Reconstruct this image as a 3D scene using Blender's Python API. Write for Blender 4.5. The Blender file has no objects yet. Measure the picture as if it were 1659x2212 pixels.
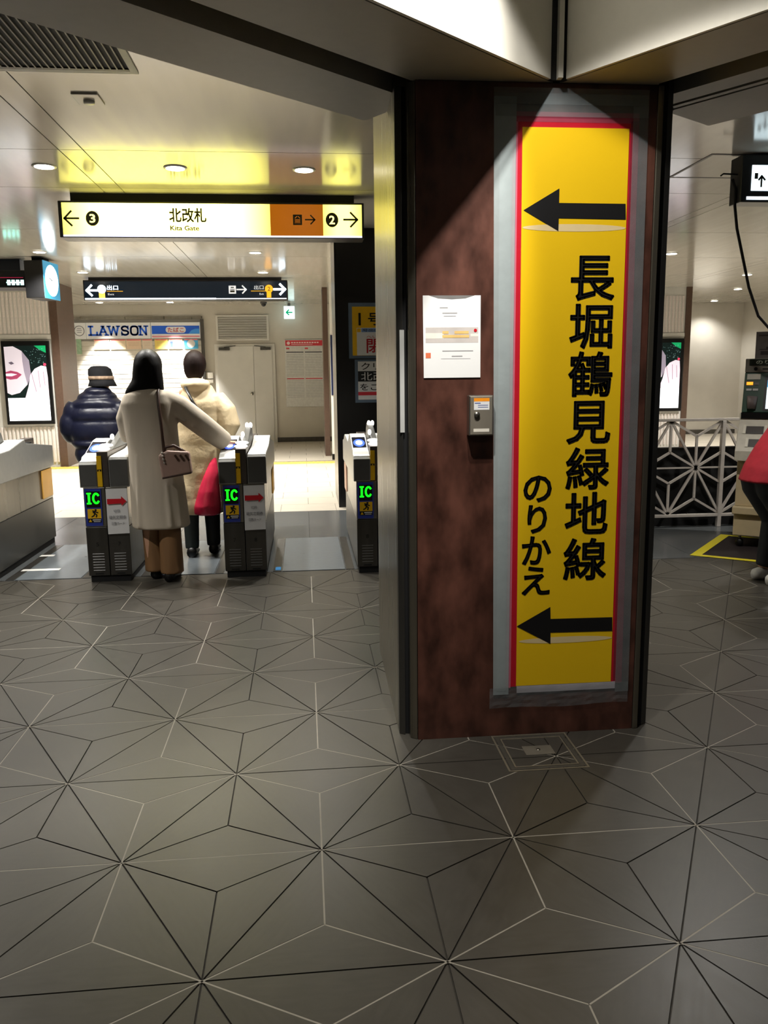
import bpy, bmesh, math, random
from mathutils import Vector, Matrix

random.seed(7)
sc = bpy.context.scene
COL = sc.collection

# ------------------------------------------------------------------ camera, world, lights, exposure
CAM_LOC = (0.2833, -1.7828, 1.4375)
CAM_R = ((0.9951956, -0.0972529, -0.0112981), (-0.0272878, -0.1646949, -0.9859670), (0.0940274, 0.9815383, -0.1665575))
cam = bpy.data.cameras.new('camera')
cam.sensor_fit = 'VERTICAL'; cam.sensor_height = 36.0; cam.lens = 1758.37 / 2212 * 36.0
cam.clip_start = 0.02; cam.clip_end = 100
cam_o = bpy.data.objects.new('camera', cam); COL.objects.link(cam_o)
r, d, f = [Vector(v) for v in CAM_R]
mw = Matrix((( r.x, -d.x, -f.x, CAM_LOC[0]), (r.y, -d.y, -f.y, CAM_LOC[1]), (r.z, -d.z, -f.z, CAM_LOC[2]), (0, 0, 0, 1)))
cam_o.matrix_world = mw
sc.camera = cam_o

wd = bpy.data.worlds.new('world'); sc.world = wd; wd.use_nodes = True
wd.node_tree.nodes['Background'].inputs[0].default_value = (0.9, 0.95, 1.0, 1)
wd.node_tree.nodes['Background'].inputs[1].default_value = 0.035
sc.view_settings.view_transform = 'Standard'
sc.view_settings.look = 'None'
sc.view_settings.gamma = 1.0
sc.view_settings.use_curve_mapping = False
sc.view_settings.exposure = 0.0
try:
    sc.cycles.max_bounces = 6; sc.cycles.diffuse_bounces = 3; sc.cycles.glossy_bounces = 3
    sc.cycles.caustics_reflective = False; sc.cycles.caustics_refractive = False
    sc.cycles.sample_clamp_indirect = 4.0
except Exception:
    pass

def spot(name, loc, target, power, angle, blend=0.5, size=0.05, color=(1, 0.965, 0.905)):
    l = bpy.data.lights.new(name, 'SPOT'); l.energy = power; l.spot_size = math.radians(angle); l.spot_blend = blend
    l.shadow_soft_size = size; l.color = color
    o = bpy.data.objects.new(name, l); COL.objects.link(o)
    o.location = loc
    v = Vector(target) - Vector(loc)
    o.rotation_euler = v.to_track_quat('-Z', 'Y').to_euler()
    return o

H = 2.95          # ceiling of the gate area
HB = 2.45         # underside of the shutter beams
HH = 3.40         # ceiling of the hall the camera stands in
# hall lamps and added fill lights (ceiling of the hall round the camera)
spot('hall_lamp_and_fill', (0.42, 0.10, 3.36), (0.42, 0.10, 0), 200, 114, 0.12, 0.03)
spot('hall_lamp_and_fill', (0.744, 0.28, 3.30), (0.53, 0.69, 2.80), 190, 66, 0.3, 0.03)
spot('hall_lamp_and_fill', (2.35, -1.6, 3.36), (2.3, -1.5, 0), 15, 120, 0.7, 0.06)  # weak fill light added out of view, right of the camera
spot('hall_lamp_and_fill', (-1.1, -2.0, 3.36), (-1.3, 0.6, 0), 22, 110, 0.7, 0.06)  # fill light added out of view behind the camera

# ------------------------------------------------------------------ materials
def lin(c):
    return tuple(((v / 255) / 12.92 if v / 255 <= 0.04045 else ((v / 255 + 0.055) / 1.055) ** 2.4) for v in c)

MATS = {}
def mat(name, rgb, rough=0.5, metal=0.0, noise=0.08, nscale=20.0, stretch=(1, 1, 1), bump=0.0, bscale=None,
        emit=None, estr=0.0, alpha=None, trans=0.0, spec=0.5, rnoise=0.0, aniso=None, coords='Object'):
    if name in MATS: return MATS[name]
    m = bpy.data.materials.new(name); m.use_nodes = True
    nt = m.node_tree; b = nt.nodes['Principled BSDF']
    c = lin(rgb)
    b.inputs['Base Color'].default_value = (*c, 1)
    b.inputs['Roughness'].default_value = rough
    b.inputs['Metallic'].default_value = metal
    b.inputs['Specular IOR Level'].default_value = spec
    if trans: b.inputs['Transmission Weight'].default_value = trans
    if alpha is not None: b.inputs['Alpha'].default_value = alpha
    if noise or bump or rnoise:
        tc = nt.nodes.new('ShaderNodeTexCoord'); mp = nt.nodes.new('ShaderNodeMapping')
        mp.inputs['Scale'].default_value = stretch
        nt.links.new(tc.outputs[coords], mp.inputs[0])
        nz = nt.nodes.new('ShaderNodeTexNoise'); nz.inputs['Scale'].default_value = nscale; nz.inputs['Detail'].default_value = 5
        nt.links.new(mp.outputs[0], nz.inputs['Vector'])
        if noise:
            rp = nt.nodes.new('ShaderNodeValToRGB')
            rp.color_ramp.elements[0].position = 0.3; rp.color_ramp.elements[1].position = 0.7
            rp.color_ramp.elements[0].color = (*[max(0, v * (1 - noise)) for v in c], 1)
            rp.color_ramp.elements[1].color = (*[min(1, v * (1 + noise)) for v in c], 1)
            nt.links.new(nz.outputs['Fac'], rp.inputs[0]); nt.links.new(rp.outputs[0], b.inputs['Base Color'])
        if rnoise:
            mr = nt.nodes.new('ShaderNodeMapRange')
            mr.inputs['To Min'].default_value = max(0.02, rough - rnoise); mr.inputs['To Max'].default_value = rough + rnoise
            nt.links.new(nz.outputs['Fac'], mr.inputs[0]); nt.links.new(mr.outputs[0], b.inputs['Roughness'])
        if bump:
            bp = nt.nodes.new('ShaderNodeBump'); bp.inputs['Strength'].default_value = bump; bp.inputs['Distance'].default_value = 0.01
            nz2 = nz
            if bscale:
                nz2 = nt.nodes.new('ShaderNodeTexNoise'); nz2.inputs['Scale'].default_value = bscale; nz2.inputs['Detail'].default_value = 4
                nt.links.new(mp.outputs[0], nz2.inputs['Vector'])
            nt.links.new(nz2.outputs['Fac'], bp.inputs['Height']); nt.links.new(bp.outputs[0], b.inputs['Normal'])
    if emit is not None:
        b.inputs['Emission Color'].default_value = (*lin(emit), 1); b.inputs['Emission Strength'].default_value = estr
    if alpha is not None:
        m.blend_method = 'BLEND' if hasattr(m, 'blend_method') else m.blend_method
    MATS[name] = m
    return m

TILE = mat('floor_tile', (67, 64, 58), 0.36, noise=0.10, nscale=9, bump=0.03, bscale=160, rnoise=0.05, coords='Generated')
TILE2 = mat('floor_tile_field', (67, 64, 58), 0.36, noise=0.10, nscale=3, bump=0.03, bscale=160, rnoise=0.05)
SLAB = mat('floor_slab', (50, 46, 40), 0.8)
GROUT = mat('grout', (152, 146, 134), 0.6)
BAND = mat('dark_stone', (88, 91, 92), 0.24, noise=0.05, nscale=16, rnoise=0.03)
LTILE = mat('light_tile', (214, 205, 188), 0.32, noise=0.05, nscale=5, rnoise=0.06)
LGROUT = mat('light_grout', (140, 132, 118), 0.8)
YTILE = mat('tactile_yellow', (222, 196, 96), 0.5)
CEIL = mat('ceiling_enamel', (192, 188, 178), 0.14, noise=0.03, nscale=2.0, stretch=(6, 0.6, 1), rnoise=0.05, spec=0.6)
GAP = mat('joint_dark', (24, 22, 20), 0.8)
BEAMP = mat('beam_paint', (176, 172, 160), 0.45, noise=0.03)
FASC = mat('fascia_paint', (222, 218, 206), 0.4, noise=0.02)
WALLB = mat('wall_beige', (208, 203, 192), 0.45, noise=0.04, nscale=3)
WALLW = mat('wall_pale', (216, 215, 210), 0.5, noise=0.03, nscale=4)
RUST = mat('rust_panel', (80, 48, 38), 0.4, noise=0.62, nscale=7.5, stretch=(1.5, 1.5, 0.8), rnoise=0.12, bump=0.04, bscale=40)
BROWN = mat('brown_panel', (88, 68, 56), 0.45, noise=0.1)
BLACKP = mat('black_panel', (16, 15, 15), 0.3)
STEEL = mat('stainless', (150, 146, 136), 0.3, 0.9, noise=0.12, nscale=14, stretch=(1, 1, 0.05), rnoise=0.08)
STEELD = mat('stainless_dark', (92, 90, 86), 0.36, 0.85, noise=0.12, nscale=18, stretch=(1, 1, 0.06), rnoise=0.08)
STEELJ = mat('jamb_steel', (128, 122, 108), 0.3, 0.85, noise=0.2, nscale=10, stretch=(3, 3, 0.08), rnoise=0.1)
DARKM = mat('dark_metal', (38, 38, 38), 0.4, 0.6)
BLACK = mat('black_plastic', (12, 12, 13), 0.35)
BLACKM = mat('matte_black', (9, 9, 10), 0.8)
GREYD = mat('grey_dark', (84, 84, 82), 0.4, noise=0.05)
LIT_TOP = mat('gate_lit_top', (224, 224, 220), 0.3, noise=0.03)  # near-white puts the downlight brightness into the colour of the gate tops
HEADM = mat('gate_head', (150, 150, 146), 0.32, 0.35, noise=0.05)
GREYL = mat('grey_light', (196, 196, 192), 0.35, noise=0.04)
WHITE = mat('white_paint', (228, 226, 220), 0.5, noise=0.02)
PAPER = mat('paper', (226, 226, 226), 0.7, noise=0.02)
INK = mat('ink', (14, 13, 15), 0.5, noise=0)
YELLOW = mat('sign_yellow', (250, 204, 20), 0.42, noise=0.02, nscale=2)
RED = mat('red_tape', (196, 24, 44), 0.4, noise=0.04)
REDI = mat('red_ink', (206, 20, 36), 0.5, noise=0)
TAPE2 = mat('clear_tape_dim', (150, 160, 162), 0.25, noise=0.1, nscale=12, alpha=0.22, bump=0.15, bscale=25)  # darker, weaker copy of the clear tape for its less lit strips
TAPE = mat('clear_tape', (190, 200, 200), 0.25, noise=0.05, nscale=12, alpha=0.45, bump=0.1, bscale=25)  # clear tape toned as lit, for the left strips
ORANGE = mat('orange_flap', (224, 168, 76), 0.4, noise=0.1, nscale=4)
SALMON = mat('salmon_flap', (224, 176, 146), 0.4, noise=0.08, nscale=4)
BLUEP = mat('blue_plate', (44, 60, 150), 0.4, noise=0.03)
YST = mat('sticker_yellow', (236, 186, 10), 0.45, noise=0.03)
LAMP = mat('lamp_lens', (255, 250, 240), 0.3, noise=0, emit=(255, 246, 226), estr=14)
LAMPS = mat('lamp_small', (255, 252, 246), 0.3, noise=0, emit=(255, 252, 246), estr=3)
SKIN = mat('skin', (206, 160, 132), 0.5, noise=0.05)
HAIRB = mat('hair_black', (14, 12, 12), 0.5, spec=0.2, noise=0.3, nscale=60, stretch=(1, 1, 0.05), bump=0.2)
HAIRBR = mat('hair_brown', (27, 15, 12), 0.6, spec=0.15, noise=0.3, nscale=60, stretch=(1, 1, 0.05), bump=0.2)

# ------------------------------------------------------------------ mesh helpers
WORG = {}
class MB:
    def __init__(self): self.v = []; self.f = []
    def add(self, vs, fs):
        n = len(self.v); self.v += [tuple(p) for p in vs]; self.f += [tuple(i + n for i in q) for q in fs]; return self
    def box(self, x0, x1, y0, y1, z0, z1):
        return self.add([(x0,y0,z0),(x1,y0,z0),(x1,y1,z0),(x0,y1,z0),(x0,y0,z1),(x1,y0,z1),(x1,y1,z1),(x0,y1,z1)],
                        [(0,3,2,1),(4,5,6,7),(0,1,5,4),(1,2,6,5),(2,3,7,6),(3,0,4,7)])
    def prism(self, poly, a0, a1, axis='z'):
        def P(p, a): return (p[0], p[1], a) if axis == 'z' else ((a, p[0], p[1]) if axis == 'x' else (p[0], a, p[1]))
        n = len(poly)
        vs = [P(p, a0) for p in poly] + [P(p, a1) for p in poly]
        fs = [tuple(reversed(range(n))), tuple(range(n, 2 * n))] + [(i, (i + 1) % n, n + (i + 1) % n, n + i) for i in range(n)]
        return self.add(vs, fs)
    def cyl(self, c, rad, h, axis='z', n=20, rad2=None):
        rad2 = rad if rad2 is None else rad2
        vs = []
        for k, rr in ((0, rad), (1, rad2)):
            for i in range(n):
                a = 2 * math.pi * i / n; u, w = rr * math.cos(a), rr * math.sin(a); t = h * k
                vs.append({'z': (c[0]+u, c[1]+w, c[2]+t), 'y': (c[0]+u, c[1]+t, c[2]+w), 'x': (c[0]+t, c[1]+u, c[2]+w)}[axis])
        return self.add(vs, [tuple(reversed(range(n))), tuple(range(n, 2*n))] + [(i, (i+1) % n, n+(i+1) % n, n+i) for i in range(n)])
    def ball(self, c, rx, ry=None, rz=None, n=16, m=10):
        ry = ry or rx; rz = rz or rx
        vs = [(c[0], c[1], c[2]-rz)]
        for j in range(1, m):
            t = -math.pi/2 + math.pi*j/m
            for i in range(n):
                a = 2*math.pi*i/n
                vs.append((c[0]+rx*math.cos(t)*math.cos(a), c[1]+ry*math.cos(t)*math.sin(a), c[2]+rz*math.sin(t)))
        vs.append((c[0], c[1], c[2]+rz)); L = len(vs)-1
        fs = [(0, 1+(i+1) % n, 1+i) for i in range(n)]
        for j in range(m-2):
            b = 1+j*n
            fs += [(b+i, b+(i+1) % n, b+n+(i+1) % n, b+n+i) for i in range(n)]
        b = 1+(m-2)*n
        fs += [(b+i, b+(i+1) % n, L) for i in range(n)]
        return self.add(vs, fs)
    def loft(self, secs, n=28, exp=2.0):
        # secs: (cx, cy, cz, rx, ry)
        vs = []
        for s in secs:
            cx, cy, cz, rx, ry = s[:5]
            for i in range(n):
                a = 2*math.pi*i/n; ca, sa = math.cos(a), math.sin(a)
                k = (abs(ca)**exp + abs(sa)**exp) ** (-1/exp)
                vs.append((cx+rx*ca*k, cy+ry*sa*k, cz))
        fs = [tuple(reversed(range(n)))]
        for j in range(len(secs)-1):
            b = j*n
            fs += [(b+i, b+(i+1) % n, b+n+(i+1) % n, b+n+i) for i in range(n)]
        fs.append(tuple(range((len(secs)-1)*n, len(secs)*n)))
        return self.add(vs, fs)
    def tube(self, pts, rads, n=14, flat=1.0):
        pts = [Vector(p) for p in pts]
        if not hasattr(rads, '__len__'): rads = [rads]*len(pts)
        vs = []; up = None
        for k, p in enumerate(pts):
            t = (pts[min(k+1, len(pts)-1)] - pts[max(k-1, 0)]).normalized()
            if up is None:
                up = Vector((0, 0, 1)) if abs(t.z) < 0.9 else Vector((0, 1, 0))
            u = t.cross(up).normalized(); w = u.cross(t).normalized(); up = w
            for i in range(n):
                a = 2*math.pi*i/n
                vs.append(p + u*rads[k]*math.cos(a) + w*rads[k]*flat*math.sin(a))
        fs = [tuple(reversed(range(n)))]
        for j in range(len(pts)-1):
            b = j*n
            fs += [(b+i, b+(i+1) % n, b+n+(i+1) % n, b+n+i) for i in range(n)]
        fs.append(tuple(range((len(pts)-1)*n, len(pts)*n)))
        return self.add(vs, fs)
    def bar(self, a, b, w, t, up=(0, 0, 1)):
        # rectangular bar from a to b; w across (perpendicular to up), t along up
        a, b = Vector(a), Vector(b); d = (b-a).normalized(); u = d.cross(Vector(up)).normalized()*w/2; v = Vector(up).normalized()*t/2
        vs = [a-u-v, a+u-v, a+u+v, a-u+v, b-u-v, b+u-v, b+u+v, b-u+v]
        return self.add(vs, [(0,3,2,1),(4,5,6,7),(0,1,5,4),(1,2,6,5),(2,3,7,6),(3,0,4,7)])
    def poly(self, pts): return self.add(pts, [tuple(range(len(pts)))])
    def mesh(self, name='m', smooth=False):
        me = bpy.data.meshes.new(name); me.from_pydata(self.v, [], self.f); me.update()
        bm = bmesh.new(); bm.from_mesh(me); bmesh.ops.recalc_face_normals(bm, faces=bm.faces); bm.to_mesh(me); bm.free()
        if smooth:
            for p in me.polygons: p.use_smooth = True
        return me
    def build(self, name, m, parent=None, smooth=False, bevel=0.0, label=None):
        return link(name, self.mesh(name, smooth), m, parent, bevel, label)

def link(name, me, m, parent=None, bevel=0.0, label=None):
    o = bpy.data.objects.new(name, me); COL.objects.link(o)
    if m is not None:
        if len(me.materials) == 0: me.materials.append(m)
    if parent is not None:
        o.parent = parent; o.location = -WORG.get(parent.name, Vector((0, 0, 0)))
    WORG[o.name] = Vector((0, 0, 0))
    if bevel:
        b = o.modifiers.new('bevel', 'BEVEL'); b.width = bevel; b.segments = 2; b.limit_method = 'ANGLE'; b.angle_limit = math.radians(40)
    if label: o['label'] = label
    return o

def thing(name, label, cat, loc=(0, 0, 0), group=None, kind=None):
    o = bpy.data.objects.new(name, None); COL.objects.link(o); o.location = loc; o.empty_display_size = 0.1
    WORG[o.name] = Vector(loc)
    tag(o, label, cat, group, kind); return o

def tag(o, label=None, cat=None, group=None, kind=None):
    if label: o['label'] = label
    if cat: o['category'] = cat
    if group: o['group'] = group
    if kind: o['kind'] = kind
    return o

def struct(o, label=None):
    o['kind'] = 'structure'
    if label: o['label'] = label
    return o

def copy_tree(o, parent=None):
    c = o.copy(); COL.objects.link(c)
    if parent: c.parent = parent
    WORG[c.name] = WORG.get(o.name, Vector((0, 0, 0))).copy()
    for ch in list(o.children): copy_tree(ch, c)
    return c

_fontcache = {}
def text_mesh(s, bold=0.0):
    key = (s, bold)
    if key in _fontcache: return _fontcache[key]
    c = bpy.data.curves.new('glyph', 'FONT'); c.body = s; c.resolution_u = 3
    o = bpy.data.objects.new('glyph', c); COL.objects.link(o)
    bpy.context.view_layer.update()
    me = bpy.data.meshes.new_from_object(o.evaluated_get(bpy.context.evaluated_depsgraph_get()))
    vs = [v.co.copy() for v in me.vertices]; fs = [tuple(p.vertices) for p in me.polygons]
    if bold:
        # thicken the glyph with ribbons along its outline
        cnt = {}
        for p in fs:
            for i in range(len(p)):
                k = tuple(sorted((p[i], p[(i+1) % len(p)]))); cnt[k] = cnt.get(k, 0)+1
        for (i, j), n in list(cnt.items()):
            if n != 1: continue
            a_, b_ = vs[i], vs[j]; t = b_-a_
            if t.length < 1e-6: continue
            t = t.normalized()*bold*0.6; nn = Vector((-t.y, t.x, 0)).normalized()*bold
            k = len(vs); vs += [a_-t-nn, b_+t-nn, b_+t+nn, a_-t+nn]; fs.append((k, k+1, k+2, k+3))
    bpy.data.objects.remove(o); bpy.data.curves.remove(c); bpy.data.meshes.remove(me)
    _fontcache[key] = (vs, fs); return vs, fs

def text(s, x0, x1, z0, z1, y, m, parent, name='lettering', bold=0.0, keep=False, frame=None):
    """flat letters fitted into the box x0..x1, z0..z1 on the plane y, facing -Y (or a frame: origin,u,v)"""
    vs, fs = text_mesh(s, bold)
    ax, bx = min(v.x for v in vs), max(v.x for v in vs); ay, by = min(v.y for v in vs), max(v.y for v in vs)
    sx, sz = (x1-x0)/(bx-ax), (z1-z0)/(by-ay)
    ox, oz = x0, z0
    if keep:
        k = min(sx, sz); ox += ((x1-x0)-(bx-ax)*k)/2; oz += ((z1-z0)-(by-ay)*k)/2; sx = sz = k
    pts = [((ox+(v.x-ax)*sx), (oz+(v.y-ay)*sz)) for v in vs]
    mb = MB()
    if frame: O, U, V = frame; mb.add([Vector(O)+Vector(U)*a+Vector(V)*b for a, b in pts], fs)
    else: mb.add([(a, y, b) for a, b in pts], fs)
    me = bpy.data.meshes.new(name); me.from_pydata(mb.v, [], mb.f); me.update()
    return link(name, me, m, parent)

def flat(polys, y, m, parent, name, frame=None):
    """flat print: polygons (x,z) on the plane y, facing -Y"""
    mb = MB()
    for p in polys:
        if frame: O, U, V = frame; mb.poly([Vector(O)+Vector(U)*a+Vector(V)*b for a, b in p])
        else: mb.poly([(a, y, b) for a, b in p])
    me = bpy.data.meshes.new(name); me.from_pydata(mb.v, [], mb.f); me.update()
    return link(name, me, m, parent)

def rect(x0, x1, z0, z1): return [(x0, z0), (x1, z0), (x1, z1), (x0, z1)]
def disc(cx, cz, rx, rz=None, n=24):
    rz = rz or rx
    return [(cx+rx*math.cos(2*math.pi*i/n), cz+rz*math.sin(2*math.pi*i/n)) for i in range(n)]
def strokes(lines, w):
    out = []
    for L in lines:
        for a, b in zip(L, L[1:]):
            dx, dz = b[0]-a[0], b[1]-a[1]; l = math.hypot(dx, dz) or 1; nx, nz = -dz/l*w/2, dx/l*w/2; ex, ez = dx/l*w*0.35, dz/l*w*0.35
            out.append([(a[0]-nx-ex, a[1]-nz-ez), (b[0]-nx+ex, b[1]-nz+ez), (b[0]+nx+ex, b[1]+nz+ez), (a[0]+nx-ex, a[1]+nz-ez)])
    return out
def arrow(cx, cz, l, h, w, sgn):
    t = cx+sgn*l/2
    return strokes([[(cx-sgn*l/2, cz), (t, cz)], [(t-sgn*h*0.5, cz+h/2), (t, cz)], [(t-sgn*h*0.5, cz-h/2), (t, cz)]], w)
def arc(cx, cz, rx, rz, a0, a1, n=10):
    return [(cx+rx*math.cos(math.radians(a0+(a1-a0)*i/n)), cz+rz*math.sin(math.radians(a0+(a1-a0)*i/n))) for i in range(n+1)]

def remesh(mb, name, m, parent, voxel=0.012, smooth=4, label=None):
    me = mb.mesh(name)
    o = bpy.data.objects.new(name, me); COL.objects.link(o)
    r_ = o.modifiers.new('r', 'REMESH'); r_.mode = 'VOXEL'; r_.voxel_size = voxel
    if smooth:
        s_ = o.modifiers.new('s', 'SMOOTH'); s_.factor = 0.5; s_.iterations = smooth
    bpy.context.view_layer.update()
    me2 = bpy.data.meshes.new_from_object(o.evaluated_get(bpy.context.evaluated_depsgraph_get()))
    bpy.data.objects.remove(o); bpy.data.meshes.remove(me)
    for p in me2.polygons: p.use_smooth = True
    me2.name = name
    return link(name, me2, m, parent, label=label)

# ================================================================== THE SETTING
# ---- floor: a slab, star-pattern tiles, dark stone band at the gates, pale tiles beyond
floor = MB().box(-9, 12, -5, 20, -0.30, -0.006).build('floor', SLAB); struct(floor, 'dark star-patterned station floor with pale tiles beyond the ticket gates')
A = 0.6; RH = A * math.sqrt(3) / 2
def lat(i, rr): return (i * A + (0.3 if rr % 2 else 0.0), rr * RH)
def tile_mesh():
    g = 0.0024
    hgt = A * math.sqrt(3) / 6
    P3 = [Vector((0, 0)), Vector((A, 0)), Vector((A/2, hgt))]
    # inset triangle by g
    ins = []
    for k in range(3):
        p, a, b = P3[k], P3[(k+1) % 3], P3[k-1]
        ea, eb = (a-p).normalized(), (b-p).normalized()
        ang = ea.angle(eb); bis = (ea+eb).normalized(); ins.append(p + bis*(g/math.sin(ang/2)))
    return [(p.x, p.y) for p in ins]
TRI = tile_mesh()
tmb = MB(); tmb.prism(TRI, -0.005, 0.0); tile_me = tmb.mesh('tile')
tile_me.materials.append(TILE)
def in_cam(x, y, z):
    v = Vector((x, y, z)) - Vector(CAM_LOC); c = Vector((r.dot(v), d.dot(v), f.dot(v)))
    if c.z < 0.15: return None
    return 829.5+1758.4*c.x/c.z, 1106+1758.4*c.y/c.z, c.z
tiles = []; light_edges = []
for rr in range(-7, 8):
    for i in range(-14, 15):
        p0, p1 = lat(i, rr), lat(i+1, rr)
        mx = (p0[0]+p1[0])/2
        up = (mx, p0[1]+RH); dn = (mx, p0[1]-RH)
        for tri in ((p0, p1, up), (p1, p0, dn)):
            if tri[2] is dn and rr == -7: continue
            if tri[2][1] > 4.17: continue
            cx, cy = sum(q[0] for q in tri)/3, sum(q[1] for q in tri)/3
            for k in range(3):
                a, b = tri[k], tri[(k+1) % 3]
                tiles.append((a[0], a[1], math.atan2(b[1]-a[1], b[0]-a[0]), (a[0]+b[0]+cx)/3, (a[1]+b[1]+cy)/3))
            if rr % 2 == 0:
                for k in range(3): light_edges.append((tri[k], (cx, cy)))
        if rr % 2: light_edges.append((p0, p1))
# the last strip of triangles against the stone band (row 8 base)
for i in range(-14, 15):
    p0, p1 = lat(i, 8), lat(i+1, 8); dn = ((p0[0]+p1[0])/2, p0[1]-RH); tri = (p1, p0, dn)
    cx, cy = sum(q[0] for q in tri)/3, sum(q[1] for q in tri)/3
    for k in range(3):
        a, b = tri[k], tri[(k+1) % 3]
        tiles.append((a[0], a[1], math.atan2(b[1]-a[1], b[0]-a[0]), (a[0]+b[0]+cx)/3, (a[1]+b[1]+cy)/3))
        light_edges.append((tri[k], (cx, cy)))
seen = []; rest = []
for t in tiles:
    q = in_cam(t[3], t[4], 0)
    vis = q is not None and -60 < q[0] < 1720 and q[1] < 2290 and not (0.66 < t[3] < 1.64 and 1.28 < t[4] < 2.3)
    if vis: seen.append((q[2], t))
    else: rest.append(t)
seen.sort(key=lambda s: s[0])
rest += [s[1] for s in seen[300:]]
for _, t in seen[:300]:
    o = bpy.data.objects.new('tile', tile_me); COL.objects.link(o); o.parent = floor
    o.location = (t[0], t[1], random.uniform(-0.0004, 0.0004)); o.rotation_euler = (0, 0, t[2])
mb = MB()
for t in rest:
    c, s = math.cos(t[2]), math.sin(t[2])
    mb.prism([(t[0]+c*p[0]-s*p[1], t[1]+s*p[0]+c*p[1]) for p in TRI], -0.005, 0.0)
o = mb.build('tile_field', TILE2, floor); o['kind'] = 'stuff'
mb = MB()
for a, b in light_edges:
    mb.bar((a[0], a[1], -0.0022), (b[0], b[1], -0.0022), 0.0052, 0.003)
o = mb.build('grout_lines', GROUT, floor); o['kind'] = 'stuff'
# dark stone band between the gates, in slabs
ys = [4.165, 5.42, 6.885]
xs = [-7.5 + 0.6*k for k in range(29)]
for y0, y1 in zip(ys, ys[1:]):
    for x0, x1 in zip(xs, xs[1:]):
        MB().box(x0+0.0015, x1-0.0015, y0+0.0015, y1-0.0015, -0.005, 0.0).build('stone_slab', BAND, floor)
# pale running-bond tiles behind the gates
row = 0; y = 6.89
while y < 16.3:
    y1 = min(y+0.478, 16.3)
    for k in range(-9, 4):
        x0 = k*0.6 + (0.3 if row % 2 else 0.0)
        if 11.6 <= y+0.2 <= 12.1: continue
        MB().box(x0+0.003, x0+0.597, y+0.003, y1-0.003, -0.005, 0.0).build('pale_tile', LTILE, floor)
    y = y1; row += 1
mb = MB()
row = 0; y = 6.89
while y < 16.3:
    for k in list(range(-12, -9)) + list(range(4, 18)):
        x0 = k*0.6 + (0.3 if row % 2 else 0.0)
        mb.box(x0+0.003, x0+0.597, y+0.003, y+0.475, -0.005, 0.0)
    y += 0.478; row += 1
o = mb.build('pale_tile_field', LTILE, floor); o['kind'] = 'stuff'
MB().box(-7.5, 10.8, 6.885, 16.3, -0.0058, -0.0035).build('pale_grout', LGROUT, floor)
for k in range(-18, 8):
    t = MB(); x0 = k*0.3
    t.box(x0+0.002, x0+0.298, 11.66, 11.96, -0.003, 0.004)
    for a in range(4): t.box(x0+0.03+a*0.07, x0+0.06+a*0.07, 11.68, 11.94, 0.004, 0.008)
    t.build('tactile_tile', YTILE, floor)

# ---- lines of the two shutter beams over the hall corner
DL = Vector((-0.766, -0.643)); DR = Vector((0.567, -0.824))
FL0, SL0, TL0, BL0 = Vector((1.183, 1.236)), Vector((0.700, 1.262)), Vector((0.661, 1.401)), Vector((0.559, 1.717))
FR0, SR0, TR0, BR0 = Vector((1.225, 1.236)), Vector((1.576, 1.225)), Vector((1.667, 1.338)), Vector((2.002, 1.702))
LT = 6.0
def pt(p, dd, t): q = p + dd*t; return (q.x, q.y)

# ---- ceiling of the gate area: enamelled panels between dark joints
ceil = MB().box(-9, 12, 2.0, 20, H+0.02, H+0.3)
ceil.prism([(-9, 2.0), (-9, -4.0), pt(BL0 + Vector((0.1, -0.2)), DL, 6.2), (0.45, 1.5), (0.45, 2.0)], H+0.02, H+0.3)
ceil.prism([(2.1, 2.0), (2.1, 1.5), pt(BR0 + Vector((-0.1, -0.2)), DR, 5.5), (12, -4.0), (12, 2.0)], H+0.02, H+0.3)
ceil = ceil.build('ceiling', GAP); struct(ceil, 'glossy off-white enamelled panel ceiling over the ticket gates')
def clip(poly, p, n):
    out = []
    for a, b in zip(poly, poly[1:]+poly[:1]):
        da = (a[0]-p[0])*n[0]+(a[1]-p[1])*n[1]; db = (b[0]-p[0])*n[0]+(b[1]-p[1])*n[1]
        if da >= 0: out.append(a)
        if (da >= 0) != (db >= 0):
            t = da/(da-db); out.append((a[0]+(b[0]-a[0])*t, a[1]+(b[1]-a[1])*t))
    return out
xb = [-9, -6.64, -6.48, -3.97, -3.81, -1.31, -1.15, 1.40, 1.54, 4.07, 4.20, 6.74, 6.88, 9.4, 9.55, 12]
yb = [-3.5, 0.6, 2.4, 4.19, 5.325, 7.25, 9.2, 11.15, 13.1, 15.05, 16.4, 20]
NL = (DL.y, -DL.x)   # points left-back of the left beam
if NL[1] < 0: NL = (-NL[0], -NL[1])
NR = (-DR.y, DR.x)
if NR[0] < 0: NR = (-NR[0], -NR[1])
for y0, y1 in zip(yb, yb[1:]):
    for x0, x1 in zip(xb, xb[1:]):
        g = 0.004
        p = [(x0+g, y0+g), (x1-g, y0+g), (x1-g, y1-g), (x0+g, y1-g)]
        if y0 < 2.3:
            if x0 < 1.3: p = clip(p, (BL0.x+0.06, BL0.y-0.08), NL); p = clip(p, (0.68, 0), (-1, 0)) if p else p
            else: p = clip(p, (BR0.x-0.06, BR0.y-0.05), NR)
        if len(p) < 3: continue
        MB().prism(p, H, H+0.02).build('ceiling_panel', CEIL, ceil)

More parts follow.
